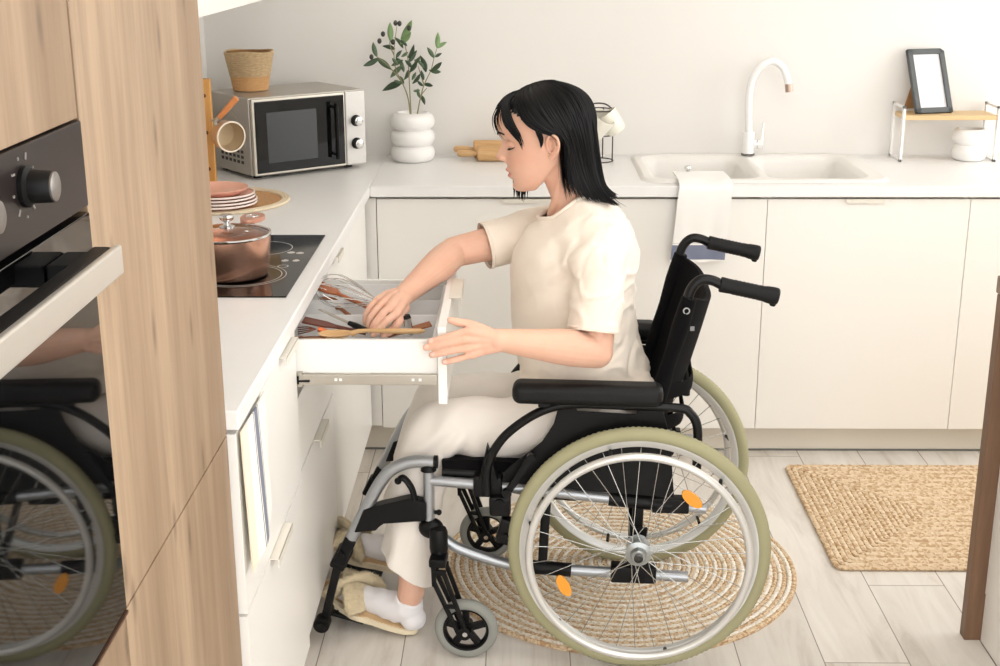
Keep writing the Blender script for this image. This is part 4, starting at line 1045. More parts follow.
# backrest: canes, push handles, slung upholstery
CX = [(.36, .012), (.45, .004), (.55, -.012), (.633, -.030), (.72, -.051), (.789, -.070), (.90, -.098)]
def cane_x(z):
    for (a, xa), (b, xb) in zip(CX, CX[1:]):
        if z <= b: return xa+(xb-xa)*(z-a)/(b-a)
    return CX[-1][1]
for s in (1, -1):
    g = G(Matrix.Diagonal((1, s, 1, 1)))
    pts = spline([(.012, .205, .38), (.004, .205, .45), (-.030, .205, .633), (-.070, .205, .789), (-.092, .205, .880), (-.103, .205, .913), (-.122, .205, .931), (-.146, .205, .930), (-.170, .205, .919)], 6)
    cn = g.tube(pts, .0115, 14).obj('back_cane', BLKM, wc)
    g = G(Matrix.Diagonal((1, s, 1, 1)) @ Tr(-.164, .205, .9215) @ Ry(PI+math.radians(90+11.5) - PI))
    g.M = Matrix.Diagonal((1, s, 1, 1)) @ Tr(-.164, .205, .9215) @ Ry(math.radians(-90-11.5))
    prof_ = [(.001, 0), (.0165, 0), (.0172, .004)]
    for k in range(14): prof_ += [(.0172 if k % 2 else .0163, .028+k*.0045)]
    prof_ += [(.0172, .098), (.0185, .104), (.0195, .118), (.019, .128), (.016, .131), (.001, .132)]
    g.lathe(prof_, 28, cap=False); g.box((-.016, 0, .122), (.014, .018, .014), bev=.004)
    g.obj('push_handle', mat('black_rubber_grip', '070708', .6, spec=.3), cn)
def backf(u, v):
    z = .425+.462*v-.030*v*(1-(2*u-1)**2); y = -.212+.424*u
    return (cane_x(z)+.004-.068*(1-abs(2*u-1)**3.2)*(.35+.65*min(1, v*1.6)), y, z+.003*math.sin(u*14)*v)
bo = cloth('backrest', backf, 40, 30, .012, BLKF); bo.parent = wc
for s in (1, -1):
    g = G(Matrix.Diagonal((1, s, 1, 1))); zs = [.43+.46*k/14 for k in range(15)]
    g.tube([(cane_x(z)-.002, .207, z) for z in zs], [.0215+.002*math.sin(z*40) for z in zs], 14, up=(1, 0, 0), fl=.85); g.obj('side_sleeve', BLKF, bo, ang=60)
    for k, z in enumerate((.50, .56, .63)):
        pass
    G(Matrix.Diagonal((1, s, 1, 1)) @ Tr(cane_x(.865)-.002, .2275, .865) @ Rx(PI/2)).torus(.0065, .0014, 20, 6).obj('ring_badge', mat('badge_grey', 'B5B5B5', .4, .5), bo)
    g = G(Matrix.Diagonal((1, s, 1, 1))); g.span((cane_x(.82)-.034, .2005, .812), (cane_x(.82)-.0245, .2035, .822)); g.obj('care_label', mat('grey_label', '8A8A8C', .8), bo)
for z in (.50, .58, .66):
    G().tube(spline([(cane_x(z)-.012, -.20, z), (cane_x(z)-.074, -.12, z-.004), (cane_x(z)-.082, 0, z-.006), (cane_x(z)-.074, .12, z-.004), (cane_x(z)-.012, .20, z)], 5), .004, 10, up=(0, 0, 1), fl=4.5).obj('back_strap', BLKF, bo)

# ================================================================ the seated person (chair coordinates: x forward, y to her left, z up)
SKIN = None
def skin_mat():
    m = bpy.data.materials.new('skin'); m.use_nodes = True; nt = m.node_tree; p = nt.nodes['Principled BSDF']; N = nt.nodes.new; L = nt.links.new
    at = N('ShaderNodeAttribute'); at.attribute_name = 'tint'; tc = N('ShaderNodeTexCoord')
    nz = N('ShaderNodeTexNoise'); nz.inputs['Scale'].default_value = 25; nz.inputs['Detail'].default_value = 3; L(tc.outputs['Object'], nz.inputs[0])
    mx = N('ShaderNodeMix'); mx.data_type = 'RGBA'; mx.blend_type = 'MULTIPLY'; mx.inputs[0].default_value = .35
    r = N('ShaderNodeValToRGB'); r.color_ramp.elements[0].color = (.92, .84, .80, 1); r.color_ramp.elements[0].position = .35; r.color_ramp.elements[1].color = (1, 1, 1, 1); r.color_ramp.elements[1].position = .65
    L(nz.outputs[0], r.inputs[0]); L(at.outputs['Color'], mx.inputs[6]); L(r.outputs[0], mx.inputs[7]); L(mx.outputs[2], p.inputs['Base Color'])
    p.inputs['Roughness'].default_value = .48; p.inputs['Subsurface Weight'].default_value = .25; p.inputs['Subsurface Radius'].default_value = (1, .35, .2); p.inputs['Subsurface Scale'].default_value = .006
    p.inputs['Specular IOR Level'].default_value = .35
    n2 = N('ShaderNodeTexNoise'); n2.inputs['Scale'].default_value = 500; L(tc.outputs['Object'], n2.inputs[0]); b = N('ShaderNodeBump'); b.inputs['Strength'].default_value = .06; b.inputs['Distance'].default_value = .001; L(n2.outputs[0], b.inputs['Height']); L(b.outputs[0], p.inputs['Normal'])
    return m
def interp(tab, z):
    if z <= tab[0][0]: return tab[0][1]
    for (a, xa), (b, xb) in zip(tab, tab[1:]):
        if z <= b:
            t = (z-a)/(b-a); return xa+(xb-xa)*t
    return tab[-1][1]
def smooth_tab(pairs, n=8):
    q = spline([(a, b, 0) for a, b in pairs], n); return [(v.x, v.y) for v in q]
HEAD = Tr(.215, 0, 1.1895) @ Ry(math.radians(12))
FRONT = smooth_tab([(-.0900, .068), (-.0885, .088), (-.084, .1045), (-.076, .1125), (-.068, .1130), (-.059, .1085), (-.050, .1125), (-.040, .1125), (-.030, .1150), (-.020, .1150), (-.010, .1120), (.010, .1090), (.028, .1080), (.042, .1110), (.054, .1175), (.066, .1215), (.085, .1205), (.100, .1130), (.114, .0960), (.126, .0700), (.134, .0400), (.1380, .002)])
BACK = smooth_tab([(-.0900, .060), (-.080, .048), (-.066, .028), (-.05, .004), (-.03, -.040), (-.01, -.082), (.02, -.090), (.05, -.096), (.08, -.093), (.100, -.082), (.117, -.062), (.130, -.036), (.1380, -.010)])
WID = smooth_tab([(-.0900, .010), (-.085, .024), (-.074, .038), (-.055, .051), (-.03, .060), (0, .067), (.03, .073), (.06, .076), (.085, .0735), (.107, .061), (.123, .043), (.133, .024), (.1380, .004)])
MIDX = [(-.09, .06), (-.06, .035), (-.02, .0), (.03, -.012), (.15, -.015)]
def gau(x, s): return math.exp(-(x/s)**2)
NOSE = smooth_tab([(-.020, 0), (-.013, .006), (-.007, .017), (-.001, .0272), (.006, .0292), (.014, .0225), (.026, .0135), (.038, .0080), (.048, .0035), (.060, 0)])
def head_pt(z, t, off=0):
    F, Bk, W = interp(FRONT, z), interp(BACK, z), interp(WID, z); cx = min(interp(MIDX, z), F-.01); cx = max(cx, Bk+.005)
    c, s = math.cos(t), math.sin(t)
    if c >= 0: x = cx+(F-cx)*c**.80 if c > 0 else cx
    else: x = cx-(cx-Bk)*(-c)**.95
    y = W*(abs(s)**.92)*(1 if s >= 0 else -1)
    if c > 0:
        fy = c**.5
        x += interp(NOSE, z)*gau(y, .0085+.006*max(0, min(1, (.012-z)/.02)))
        # lips, philtrum, eye sockets, cheeks, brow
        x += .0074*gau(z+.0305, .0055)*gau(y, .018) + .0078*gau(z+.0445, .0062)*gau(y, .016) - .0034*gau(z+.0378, .0022)*gau(y, .021) - .002*gau(y, .003)*gau(z+.02, .006)
        x -= .0085*gau(abs(y)-.030, .014)*gau(z-.032, .012)
        x += .0035*gau(abs(y)-.026, .018)*gau(z-.056, .008)
        x += .0030*gau(abs(y)-.045, .02)*gau(z-.002, .02); y += .002*gau(abs(y)-.05, .02)*gau(z-.0, .02)*(1 if y > 0 else -1)
    v = Vector((x, y, z))
    if off:
        n = Vector((x-cx, y*1.3, (z-.03)*.8)); n.normalize(); v += n*off
    return v
def grid_closed(g, rows, M):
    bm = g.bm; R = [[bm.verts.new(M @ p) for p in row] for row in rows]; n = len(R[0])
    for A, B_ in zip(R, R[1:]):
        for k in range(n): bm.faces.new((A[k], A[(k+1) % n], B_[(k+1) % n], B_[k]))
    bm.faces.new(R[0][::-1]); bm.faces.new(R[-1])
def loft(g, secs, seg=28, M=Matrix.Identity(4), pw=1.0):
    """secs: (centre, half-axis vector A, half-axis vector B)"""
    rows = []
    for (c, A, B_) in secs:
        c, A, B_ = Vector(c), Vector(A), Vector(B_)
        rows.append([c + A*(abs(math.cos(t))**pw)*(1 if math.cos(t) >= 0 else -1) + B_*(abs(math.sin(t))**pw)*(1 if math.sin(t) >= 0 else -1) for t in [2*PI*k/seg for k in range(seg)]])
    grid_closed(g, rows, M)
def limb(g, pts, rs, seg=20, n=6):
    P = spline(pts, n); R = resample(rs, n)[:len(P)]
    g.tube(P, R, seg); g.ell(P[0], R[0]); g.ell(P[-1], R[-1])
def finger(g, pts, r0, r1):
    P = spline(pts, 4); n = len(P); R = [r0+(r1-r0)*i/(n-1) for i in range(n)]
    k = len(pts)
    for i in range(1, k-1): R[i*4] *= 1.07
    g.tube(P, R, 12); g.ell(P[0], r0, u=12, v=8); g.ell(P[-1], r1, u=12, v=8)

g = G()
zs = [-.0900+.2280*i/95 for i in range(96)]
grid_closed(g, [[head_pt(z, 2*PI*k/112) for k in range(112)] for z in zs], HEAD)
for s in (1, -1):
    g.ell(HEAD @ Vector((.122, s*.0105, -.0015)), (.0100, .0058, .0068), u=14, v=10)
    g.ell(HEAD @ Vector((.0895, s*.033, .0285)), (.0135, .0150, .0105), u=18, v=12)       # closed lid over the eye
    # ear: helix ring, lobe, shallow shell
    E_ = HEAD @ Tr(-.004, s*.0735, .010) @ Rz(-s*.20) @ Ry(-.22) @ Matrix.Diagonal((.95, 1.15, .98, 1))
    hx = spline([(.010, 0, -.012), (.015, s*.002, .004), (.013, s*.006, .020), (.003, s*.009, .029), (-.010, s*.011, .026), (-.016, s*.011, .012), (-.014, s*.009, -.004), (-.006, s*.006, -.018), (.003, s*.003, -.027), (.008, s*.001, -.022)], 5)
    g.tube([E_ @ p for p in hx], [.0036]*30+[.0042]*15+[.0050]*(len(hx)-45), 8)
    g.ell(E_ @ Vector((.0, -s*.0035, .003)), (.0125, .0030, .023), rot=E_.to_3x3(), u=14, v=10)
    g.ell(E_ @ Vector((.002, s*.002, -.022)), (.0060, .0042, .0065), rot=E_.to_3x3(), u=12, v=8)
    ah = spline([(.006, s*.003, .016), (-.004, s*.006, .014), (-.007, s*.007, .002), (-.001, s*.006, -.012), (.007, s*.004, -.012)], 4); g.tube([E_ @ p for p in ah], .0024, 8)
# neck and trunk
loft(g, [(HEAD @ Vector((.000, 0, .03)), (.045, 0, 0), (0, .045, 0)), (HEAD @ Vector((-.006, 0, -.025)), (.054, 0, -.01), (0, .052, 0)), (HEAD @ Vector((-.014, 0, -.065)), (.052, 0, -.014), (0, .050, 0)),
         ((.172, 0, 1.085), (.050, 0, -.012), (0, .050, 0)), ((.165, 0, 1.050), (.052, 0, -.012), (0, .056, 0)), ((.158, 0, 1.015), (.070, 0, -.01), (0, .085, 0))], 32)
for s in (1, -1):
    g.tube([HEAD @ Vector((-.022, s*.050, -.02)), (.205, s*.034, 1.075), (.222, s*.016, 1.030)], [.0125, .0110, .009], 12)
    g.tube([(.150, s*.035, 1.055), (.130, s*.09, 1.025), (.115, s*.15, 1.005)], [.035, .030, .035], 14)
    g.tube([(.215, s*.012, 1.022), (.205, s*.07, 1.022), (.150, s*.15, 1.015)], [.010, .010, .012], 10)
loft(g, [((.150, 0, 1.025), (.075, 0, 0), (0, .11, 0)), ((.150, 0, .985), (.10, 0, 0), (0, .150, 0)), ((.155, 0, .90), (.112, 0, 0), (0, .150, 0)), ((.140, 0, .76), (.10, 0, 0), (0, .130, 0)), ((.110, 0, .64), (.11, 0, 0), (0, .150, 0)), ((.090, 0, .55), (.105, 0, 0), (0, .160, 0)), ((.09, 0, .51), (.07, 0, 0), (0, .12, 0))], 32)
# ---- left arm (near side): upper arm hangs down, forearm reaches to the drawer front
SHL = Vector((.105, .172, .985)); ELL = Vector((.106, .232, .768)); WRL = at_l(496, 339.5, .385)
limb(g, [SHL, SHL.lerp(ELL, .5)+Vector((-.002, .004, 0)), ELL+Vector((0, 0, .012))], [.050, .043, .038])
limb(g, [ELL, ELL.lerp(WRL, .28)+Vector((0, .002, .002)), ELL.lerp(WRL, .65), WRL], [.0385, .0415, .0325, .0235])
def hand_px(g, l0, kn, fingers, wrist, thumb, ws=(.0225, .0165)):
    pass
w0 = at_l(493, 340, .388)
kl = [at_l(466, 331.5, .416), at_l(463.5, 340, .420), at_l(465, 348.5, .418), at_l(469.5, 355.5, .412)]   # knuckles index..little
pal = []
for i, k in enumerate(kl):
    wv = w0+(kl[i]-kl[1]).project(Vector((0, 0, 1)))*.33
    g.tube([wv+Vector((-.012, 0, 0)), wv.lerp(k, .5)+Vector((0, -.004, 0)), k+Vector((0, -.003, 0))], [.0150, .0130, .0105], 14)
    g.tube([wv.lerp(k, .3)+Vector((0, -.010, -.002)), wv.lerp(k, .85)+Vector((0, -.010, 0))], [.0125, .0100], 12)
tips = [[(452, 335.5, .424), (441, 339, .429), (430.5, 341.5, .428)], [(450, 342.5, .428), (438, 345.5, .431), (426, 347.5, .429)], [(452, 350.5, .426), (442, 352.8, .430), (432, 354.8, .428)], [(459, 358.5, .418), (452, 360.5, .424), (444.5, 362, .426)]]
for k, f, r in zip(kl, tips, (.0084, .0088, .0083, .0073)):
    finger(g, [k+Vector((-.006, -.003, 0)), k]+[at_l(*q) for q in f], r*1.08, r*.88)
th = [w0+Vector((.008, -.012, .008)), at_l(480, 329, .392), at_l(470, 324.5, .395), at_l(459, 322.5, .400), at_l(450, 320, .405)]
g.tube(spline(th, 4), [.0150, .0150, .0145, .0140, .0125, .0118, .0112, .0108, .0104, .0100, .0098, .0098, .0096, .0092, .0086, .0080, .0072], 12); g.ell(th[-1], .0072)
# ---- right arm (far side): reaches across into the drawer
SHR = Vector((.180, -.155, .972)); ELR = at_l(454, 252, -.045); WRR = at_l(403, 296, .175)
limb(g, [SHR, SHR.lerp(ELR, .5), ELR], [.050, .044, .037])
limb(g, [ELR, ELR.lerp(WRR, .28), ELR.lerp(WRR, .65), WRR], [.037, .0395, .0315, .0235])
kr = [at_l(396, 314, .270), at_l(389.5, 307, .256), at_l(382.5, 303.5, .238), at_l(376, 302, .222)]     # knuckles index..little
for i, k in enumerate(kr):
    wv = WRR+(k-kr[1])*.38
    g.tube([wv, wv.lerp(k, .5)+Vector((.0, -.001, .004)), k], [.0165, .0140, .0108], 14)
    g.tube([wv.lerp(k, .3)+Vector((-.006, -.004, -.012)), wv.lerp(k, .85)+Vector((-.002, -.004, -.009))], [.0120, .0100], 12)
tr = [[(388, 320, .284), (380, 328, .293), (373.5, 334, .297)], [(382.3, 314.5, .270), (375.3, 323, .279), (371.3, 330.5, .282)], [(376.5, 310, .254), (370.3, 318, .263), (368, 327, .267)], [(371, 306.5, .236), (366.3, 314.5, .246), (365.5, 323, .250)]]
for k, f, r in zip(kr, tr, (.0084, .0087, .0083, .0074)):
    finger(g, [k]+[at_l(*q) for q in f], r*1.14, r*.92)
th = [WRR.lerp(kr[0], .35)+Vector((0, .004, -.014)), at_l(398, 322, .262), at_l(392, 330, .270), at_l(383.5, 334.5, .280)]
g.tube(spline(th, 4), [.0140, .0135, .0128, .0122, .0116, .0110, .0106, .0104, .0104, .0100, .0094, .0088, .0080], 12); g.ell(th[-1], .0080)
# ---- legs (under the trousers) down to bare ankles, feet inside socks
LEGS = []
for s, hip, kn, an, yaw, pit in ((1, (.10, .095, .545), (.500, .120, .524), (.547, .172, .120), -20, -13), (-1, (.10, -.095, .545), (.520, -.108, .506), (.588, -.100, .148), 4, -17)):
    hip, kn, an = Vector(hip), Vector(kn), Vector(an); F = Matrix.Translation(an) @ Rz(math.radians(yaw)) @ Ry(math.radians(pit))
    LEGS.append((s, hip, kn, an, F))
    limb(g, [hip, hip.lerp(kn, .5), kn], [.078, .062, .052])
    limb(g, [kn, kn.lerp(an, .3)+Vector((.006, 0, 0)), kn.lerp(an, .7)+Vector((.006, 0, 0)), an], [.048, .046, .036, .0325])
    g.tube([an+Vector((0, 0, .01)), F @ Vector((.002, 0, -.035)), F @ Vector((.03, 0, -.060)), F @ Vector((.09, 0, -.072)), F @ Vector((.15, 0, -.084))], [.0325, .032, .028, .025, .018], 16); g.ell(F @ Vector((.15, 0, -.086)), (.02, .02, .011))
me = remeshed(g, .0021, .5, 4)
body = bpy.data.objects.new('person', me); C.objects.link(body)
body.location = CH; body.rotation_euler = (0, 0, CROT)
me.shade_smooth()
# tints that belong to the skin: lips, nails, a little colour on cheeks and ears
HI = HEAD.inverted()
ca = me.color_attributes.new('tint', 'FLOAT_COLOR', 'POINT')
base = Vector(rgb('E8BBA3')); lip = Vector(rgb('D5756F')); nail = Vector(rgb('F8D8CC')); blush = Vector(rgb('E3A386'))
nails = [(at_l(430.5, 340.4, .436), .0052), (at_l(426, 346.4, .437), .0054), (at_l(432, 353.8, .436), .0052), (at_l(444.5, 361.2, .433), .0046), (at_l(373, 332.5, .305), .0056)]
cols = []
import numpy as np
co = np.empty(len(me.vertices)*3); me.vertices.foreach_get('co', co); co = co.reshape(-1, 3)
hi = np.array(HI); hv = co @ hi[:3, :3].T + hi[:3, 3]
out = np.tile(np.array(base), (len(co), 1))
def mixin(w, c):
    global out
    w = np.clip(w, 0, 1)[:, None]; out = out*(1-w)+np.array(c)[None]*w
x, y, z = hv.T
isf = (z > -.09) & (z < .16)
zl = z+.0375
w = ((x > .098) & isf)*np.clip(1.35-((y/.0215)**2+(zl/np.where(zl > 0, .0115, .0125))**2)*1.1, 0, .85)/.85*.85
mixin(w, lip)
mixin(isf*.45*np.exp(-((x-.085)/.03)**2-((np.abs(y)-.055)/.03)**2-((z+.005)/.022)**2), blush)
mixin(isf*.4*np.exp(-((x-.0)/.022)**2-((np.abs(y)-.082)/.012)**2-((z-.01)/.03)**2), blush)
mixin(isf*.35*np.exp(-((x-.140)/.012)**2-(y/.012)**2-((z-.0)/.012)**2), blush)
for (p, r) in nails:
    d = np.linalg.norm(co-np.array(p)[None], axis=1); mixin(np.clip((r*1.25-d)/(r*.4), 0, 1)*.8, nail)
for k in kl+kr:
    d = np.linalg.norm(co-np.array(k)[None], axis=1); mixin(.25*np.exp(-(d/.010)**2), blush)
ca.data.foreach_set('color', np.concatenate([out, np.ones((len(out), 1))], 1).astype(np.float32).ravel())
me.materials.append(skin_mat())
tag(body, 'person with black shoulder-length hair in cream T-shirt, seated in the wheelchair, reaching into the drawer', 'person')

# ---- face details
HB = mat('hair_black', '040304', .40, var=.2, scale=60, spec=.24)
for s in (1, -1):
    pts = spline([HEAD @ head_pt(.0245-.0035*math.sin(PI*q), s*a, .0035) for q, a in ((0, .40), (.33, .52), (.66, .64), (1, .76))], 5)
    g = G(); n = len(pts); g.tube(pts, [.0005+.0008*math.sin(PI*i/(n-1)) for i in range(n)], 6); 
    for i in range(2, n, 1):
        p = pts[i]; d = (HEAD.to_3x3() @ Vector((.9, s*(.2+.5*i/n), -.35))).normalized()
        g.tube([p, p+d*.004, p+d*.0075+Vector((0, 0, .0008))], [.0006, .0004, .0002], 5)
    g.obj('eyelashes', HB, body)
    g = G()
    pts = spline([HEAD @ head_pt(zz, s*a, .0012) for zz, a in ((.0565, .15), (.060, .30), (.061, .44), (.056, .60))], 6); n = len(pts)
    for q in range(3):
        off = Vector((0, 0, (q-1)*.0013)); g.tube([p+off for p in pts], [.0004+.0014*math.sin(PI*min(1, (i+2)/(n+1)))**.6*(1-.4*i/n) for i in range(n)], 6)
    g.obj('eyebrow', mat('brow_brown', '3A2A22', .7), body)

# ---- hair : scalp cap plus locks combed along guide curves
g = G(); bm = g.bm; rows = []
NZ, NT = 60, 72; zz = [-.045+.183*i/(NZ-1) for i in range(NZ)]; VV = {}
def hairy(p):
    if p.z > .110: return True
    if p.z > .045: return p.x < .012+(p.z-.045)*1.15
    return p.x < -.020
for i, z in enumerate(zz):
    for k in range(NT):
        p = head_pt(z, 2*PI*k/NT, .0035); VV[i, k] = (bm.verts.new(HEAD @ p), p)
for i in range(NZ-1):
    for k in range(NT):
        q = [VV[i, k], VV[i, (k+1) % NT], VV[i+1, (k+1) % NT], VV[i+1, k]]
        if all(hairy(v[1]) for v in q): bm.faces.new([v[0] for v in q])
bm.faces.new([VV[NZ-1, k][0] for k in range(NT)])
bmesh.ops.delete(bm, geom=[v for v in bm.verts if not v.link_faces], context='VERTS')
cap = g.obj('hair', HB, body, ang=80)
def guide(pts, n=5): return spline([at_l(*p) for p in pts], n)
# (px, py, outward distance from her midline)
GD = [
 [(519, 93, .012), (508, 97, .030), (501, 105, .044), (503, 117, .052), (511, 128, .058), (519, 138, .064), (523.5, 149, .066)],
 [(521, 91, .010), (512, 97, .034), (510, 107, .050), (514, 118, .060), (519, 128, .066), (522.5, 138, .069), (524, 147, .070)],
]
GM = [
 [(521, 90, .010), (514.5, 99, .040), (518, 111, .062), (527, 124, .074), (540, 131.5, .081), (553, 135.5, .084), (562, 143, .080), (561, 160, .074), (562, 180, .072), (566, 203, .080)],
 [(526, 86.5, .008), (526, 98, .042), (533, 112, .068), (544, 123, .080), (555, 130, .086), (564, 140, .082), (567, 158, .076), (569, 178, .074), (574, 197, .082)],
 [(534, 83.5, .008), (541, 95, .046), (549, 109, .072), (558, 122, .084), (566, 136, .084), (572, 152, .078), (576, 172, .074), (583, 193, .080), (590, 201, .084)],
 [(543, 81.5, .006), (555, 91, .044), (565, 105, .068), (573, 121, .078), (579, 140, .076), (583, 160, .068), (588, 180, .066), (598, 198, .074), (606, 204, .078)],
 [(550, 81.0, .004), (567, 88.5, .036), (579, 102, .052), (586, 120, .058), (590, 142, .056), (592.5, 162, .052), (597, 182, .052), (607, 199, .060), (617, 206, .064)],
 [(553, 81.0, .002), (573, 89.5, .022), (585.5, 103, .030), (592, 122, .032), (595, 144, .030), (597, 164, .028), (600.5, 184, .030), (609, 200, .036), (619, 206, .042)],
 [(554, 81.0, .0), (574.5, 90, .006), (587, 104, .006), (593, 123, .006), (596.5, 145, .004), (598, 165, .004), (600.5, 182, .004), (605, 195, .006), (611, 201, .008)],
]
rnd = random.Random(11)
def strands(guides, s, per, wid, jit, name_len=(.9, 1.0), out=0):
    C_ = [guide(q) for q in guides]
    for a in range(len(C_)-1):
        A, B_ = C_[a], C_[a+1]; n = 40
        def samp(cv, t):
            k = t*(len(cv)-1); i = min(int(k), len(cv)-2); return cv[i].lerp(cv[i+1], k-i)
        for j in range(per):
            f = (j+rnd.random())/per; L_ = rnd.uniform(*name_len); lay = rnd.random()
            jx, jy, jz = (rnd.gauss(0, jit) for _ in range(3)); ph = rnd.uniform(0, 6); r0 = wid*rnd.uniform(.6, 1.2)
            pts = []
            for i in range(n):
                t = i/(n-1)*L_; p = samp(A, t).lerp(samp(B_, t), f); e = min(1, t*4)
                p = p+Vector((jx*e*(.5+t)+.0014*math.sin(ph+t*9)*t, (jy*.6-lay*.006)*min(1, t*6)+out, jz*e*.5))
                pts.append(Vector((p.x, p.y*s, p.z)))
            yield pts, [r0*(.75+.25*min(1, i/6))*(1 if i < n*.78 else max(.10, 1-(i-n*.78)/(n*.22))) for i in range(n)]
def hair_lock(gen, nm='hair_lock'):
    g = G()
    for pts, rs in outside(gen): g.tube(pts, rs, 6, up=(0, 1, 0), fl=.45)
    return g.obj(nm, HB, cap, ang=80)
from mathutils.bvhtree import BVHTree
_rows = [[HEAD @ head_pt(z, 2*PI*k/72) for k in range(72)] for z in [-.06+.198*i/50 for i in range(51)]]
_fv = [p for r_ in _rows for p in r_]; _ff = [(i*72+k, i*72+(k+1) % 72, (i+1)*72+(k+1) % 72, (i+1)*72+k) for i in range(50) for k in range(72)]
HBV = BVHTree.FromPolygons(_fv, _ff)
def outside(gen, lo=.005, hi_=.0125):
    for pts, rs in gen:
        mg = rnd.uniform(lo, hi_); out = []
        for i, p in enumerate(pts):
            hp = HI @ p
            if hp.z > -.055:
                loc, nor, _, dd = HBV.find_nearest(p); c0 = HEAD @ Vector((0, 0, min(.06, max(-.03, hp.z))))
                if nor.dot(loc-c0) < 0: nor = -nor
                sd = (p-loc).dot(nor)
                if sd < mg: p = p+nor*(mg-sd)
            out.append(p)
        for _ in range(2): out = [out[0]]+[(out[i-1]+out[i]*2+out[i+1])/4 for i in range(1, len(out)-1)]+[out[-1]]
        yield out, rs
hair_lock(strands(GM, 1, 44, .0027, .0016)); hair_lock(strands(GM, -1, 26, .0034, .0020))
hair_lock(strands(GM, 1, 26, .0011, .0034, (.9, 1.035), .002))
hair_lock(strands(GD, 1, 30, .0017, .0013, (.82, 1.02)), 'fringe')
# fringe falling in front of the forehead, on both sides of the parting
FR = [[(520, 92, .006), (508, 95.5, .012), (499, 103, .018), (495.5, 112, .021), (496, 121, .024), (499, 130, .028), (504, 138, .034)],
      [(520, 92, .010), (510, 95.5, .022), (501.5, 103, .034), (499.5, 113, .042), (502, 122, .046), (507, 131, .050), (513, 139, .054)]]
hair_lock(strands(FR, 1, 16, .0011, .0010, (.72, 1.0)), 'fringe')
FR2 = [[(520, 92, .004), (509, 95, .010), (500, 103, .016), (497.5, 113, .024), (500, 124, .034), (507, 134, .048), (516, 142, .06)], [(519, 91.5, .010), (510, 96, .030), (505, 105, .046), (506, 117, .056), (512, 128, .064), (519, 140, .068), (523, 150, .07)]]
hair_lock(strands(FR2, -1, 30, .0018, .0014, (.8, 1.0)), 'fringe')
FG = [[(517, 95, .020), (506, 99, .034), (502.5, 108, .046), (505, 119, .052), (510, 129, .058)], [(519, 93.5, .022), (510.5, 99, .042), (508, 109, .055), (512, 120, .062), (518, 131, .068)]]
hair_lock(strands(FG, 1, 26, .0024, .0010, (.9, 1.0)), 'fringe')
# wisp before the ear, far-side ends showing under the chin
WS = [[(534, 127, .079), (537, 134, .081), (540, 142, .080), (541, 149.5, .076)], [(541, 131, .082), (543, 136, .082), (542.5, 142, .080), (541.5, 148, .077)]]
hair_lock(strands(WS, 1, 14, .0011, .0006, (.85, 1.0)), 'side_wisp')
FE = [[(514, 172, .060), (513.5, 184, .062), (513, 197, .066)], [(528, 170, .066), (527, 186, .068), (526, 205, .074)]]
def far_fix(gen):
    for pts, rs in gen: yield pts, rs
fe = []
for gd in FE: fe.append([(a, b, -c) for a, b, c in gd])
def strands2(guides, per, wid, jit):
    A, B_ = guide(guides[0]), guide(guides[1])
    for j in range(per):
        f = (j+rnd.random())/per; L_ = rnd.uniform(.72, 1); pts = []; jx = rnd.gauss(0, jit)
        m_ = len(A)
        for i in range(m_):
            t = i/(m_-1)*L_*(m_-1); k = min(int(t), m_-2); p = (A[k].lerp(A[k+1], t-k)).lerp(B_[k].lerp(B_[k+1], t-k), f); pts.append(p+Vector((jx, 0, 0)))
        yield pts, [wid*(1 if i < m_*.6 else max(.1, 1-(i-m_*.6)/(m_*.4))) for i in range(m_)]
hair_lock(strands2(fe, 26, .0018, .0012))

# ---- T-shirt
SHIRT = mat('cream_jersey', 'F3E7D8', .9, var=.012, scale=20, bump=.12, bscale=900, spec=.15, sheen=.15)
g = G()
loft(g, [((.120, 0, .545), (.110, 0, 0), (0, .150, 0)), ((.125, 0, .570), (.135, 0, 0), (0, .182, 0)), ((.132, 0, .615), (.152, 0, 0), (0, .186, 0)), ((.140, 0, .67), (.158, 0, 0), (0, .182, 0)), ((.158, 0, .74), (.149, 0, .0), (0, .174, 0)),
         ((.166, 0, .82), (.150, 0, .0), (0, .174, 0)), ((.168, 0, .90), (.150, 0, .0), (0, .178, 0)), ((.160, 0, .95), (.142, 0, 0), (0, .180, 0)), ((.152, 0, .990), (.124, 0, 0), (0, .172, 0)),
         ((.152, 0, 1.020), (.104, 0, -.01), (0, .140, 0)), ((.160, 0, 1.040), (.088, 0, -.02), (0, .105, 0)), ((.166, 0, 1.060), (.072, 0, -.03), (0, .074, 0)), ((.168, 0, 1.080), (.050, 0, -.02), (0, .05, 0))], 44)
g.tube([(.150, .055, 1.040), (.125, .11, 1.022), (.105, .165, .995)], [.040, .042, .052], 18); g.tube([(.155, -.055, 1.040), (.150, -.11, 1.022), (.160, -.165, .995)], [.040, .042, .052], 18)
d = (ELL-SHL); SL_end = SHL+d*.80
g.tube([SHL+Vector((-.004, -.03, .008)), SHL+d*.10+Vector((0, .004, 0)), SHL+d*.35+Vector((.002, .006, 0)), SHL+d*.62+Vector((.004, .006, 0)), SHL+d*.95+Vector((.004, .006, 0))], [.056, .062, .063, .0605, .059], 26); g.ell(SHL+Vector((-.006, -.01, .0)), (.062, .058, .056))
d2 = (ELR-SHR); g.tube([SHR+Vector((-.02, .02, 0)), SHR+d2*.2, SHR+d2*.55, SHR+d2*.98], [.062, .062, .0585, .058], 24); g.ell(SHR, (.064, .058, .058))
g.tube([(.150, .06, .985), (.140, .11, .975), (.118, .165, .965)], [.085, .078, .068], 24); g.tube([(.150, -.06, .985), (.16, -.11, .975), (.175, -.155, .975)], [.085, .078, .066], 24)
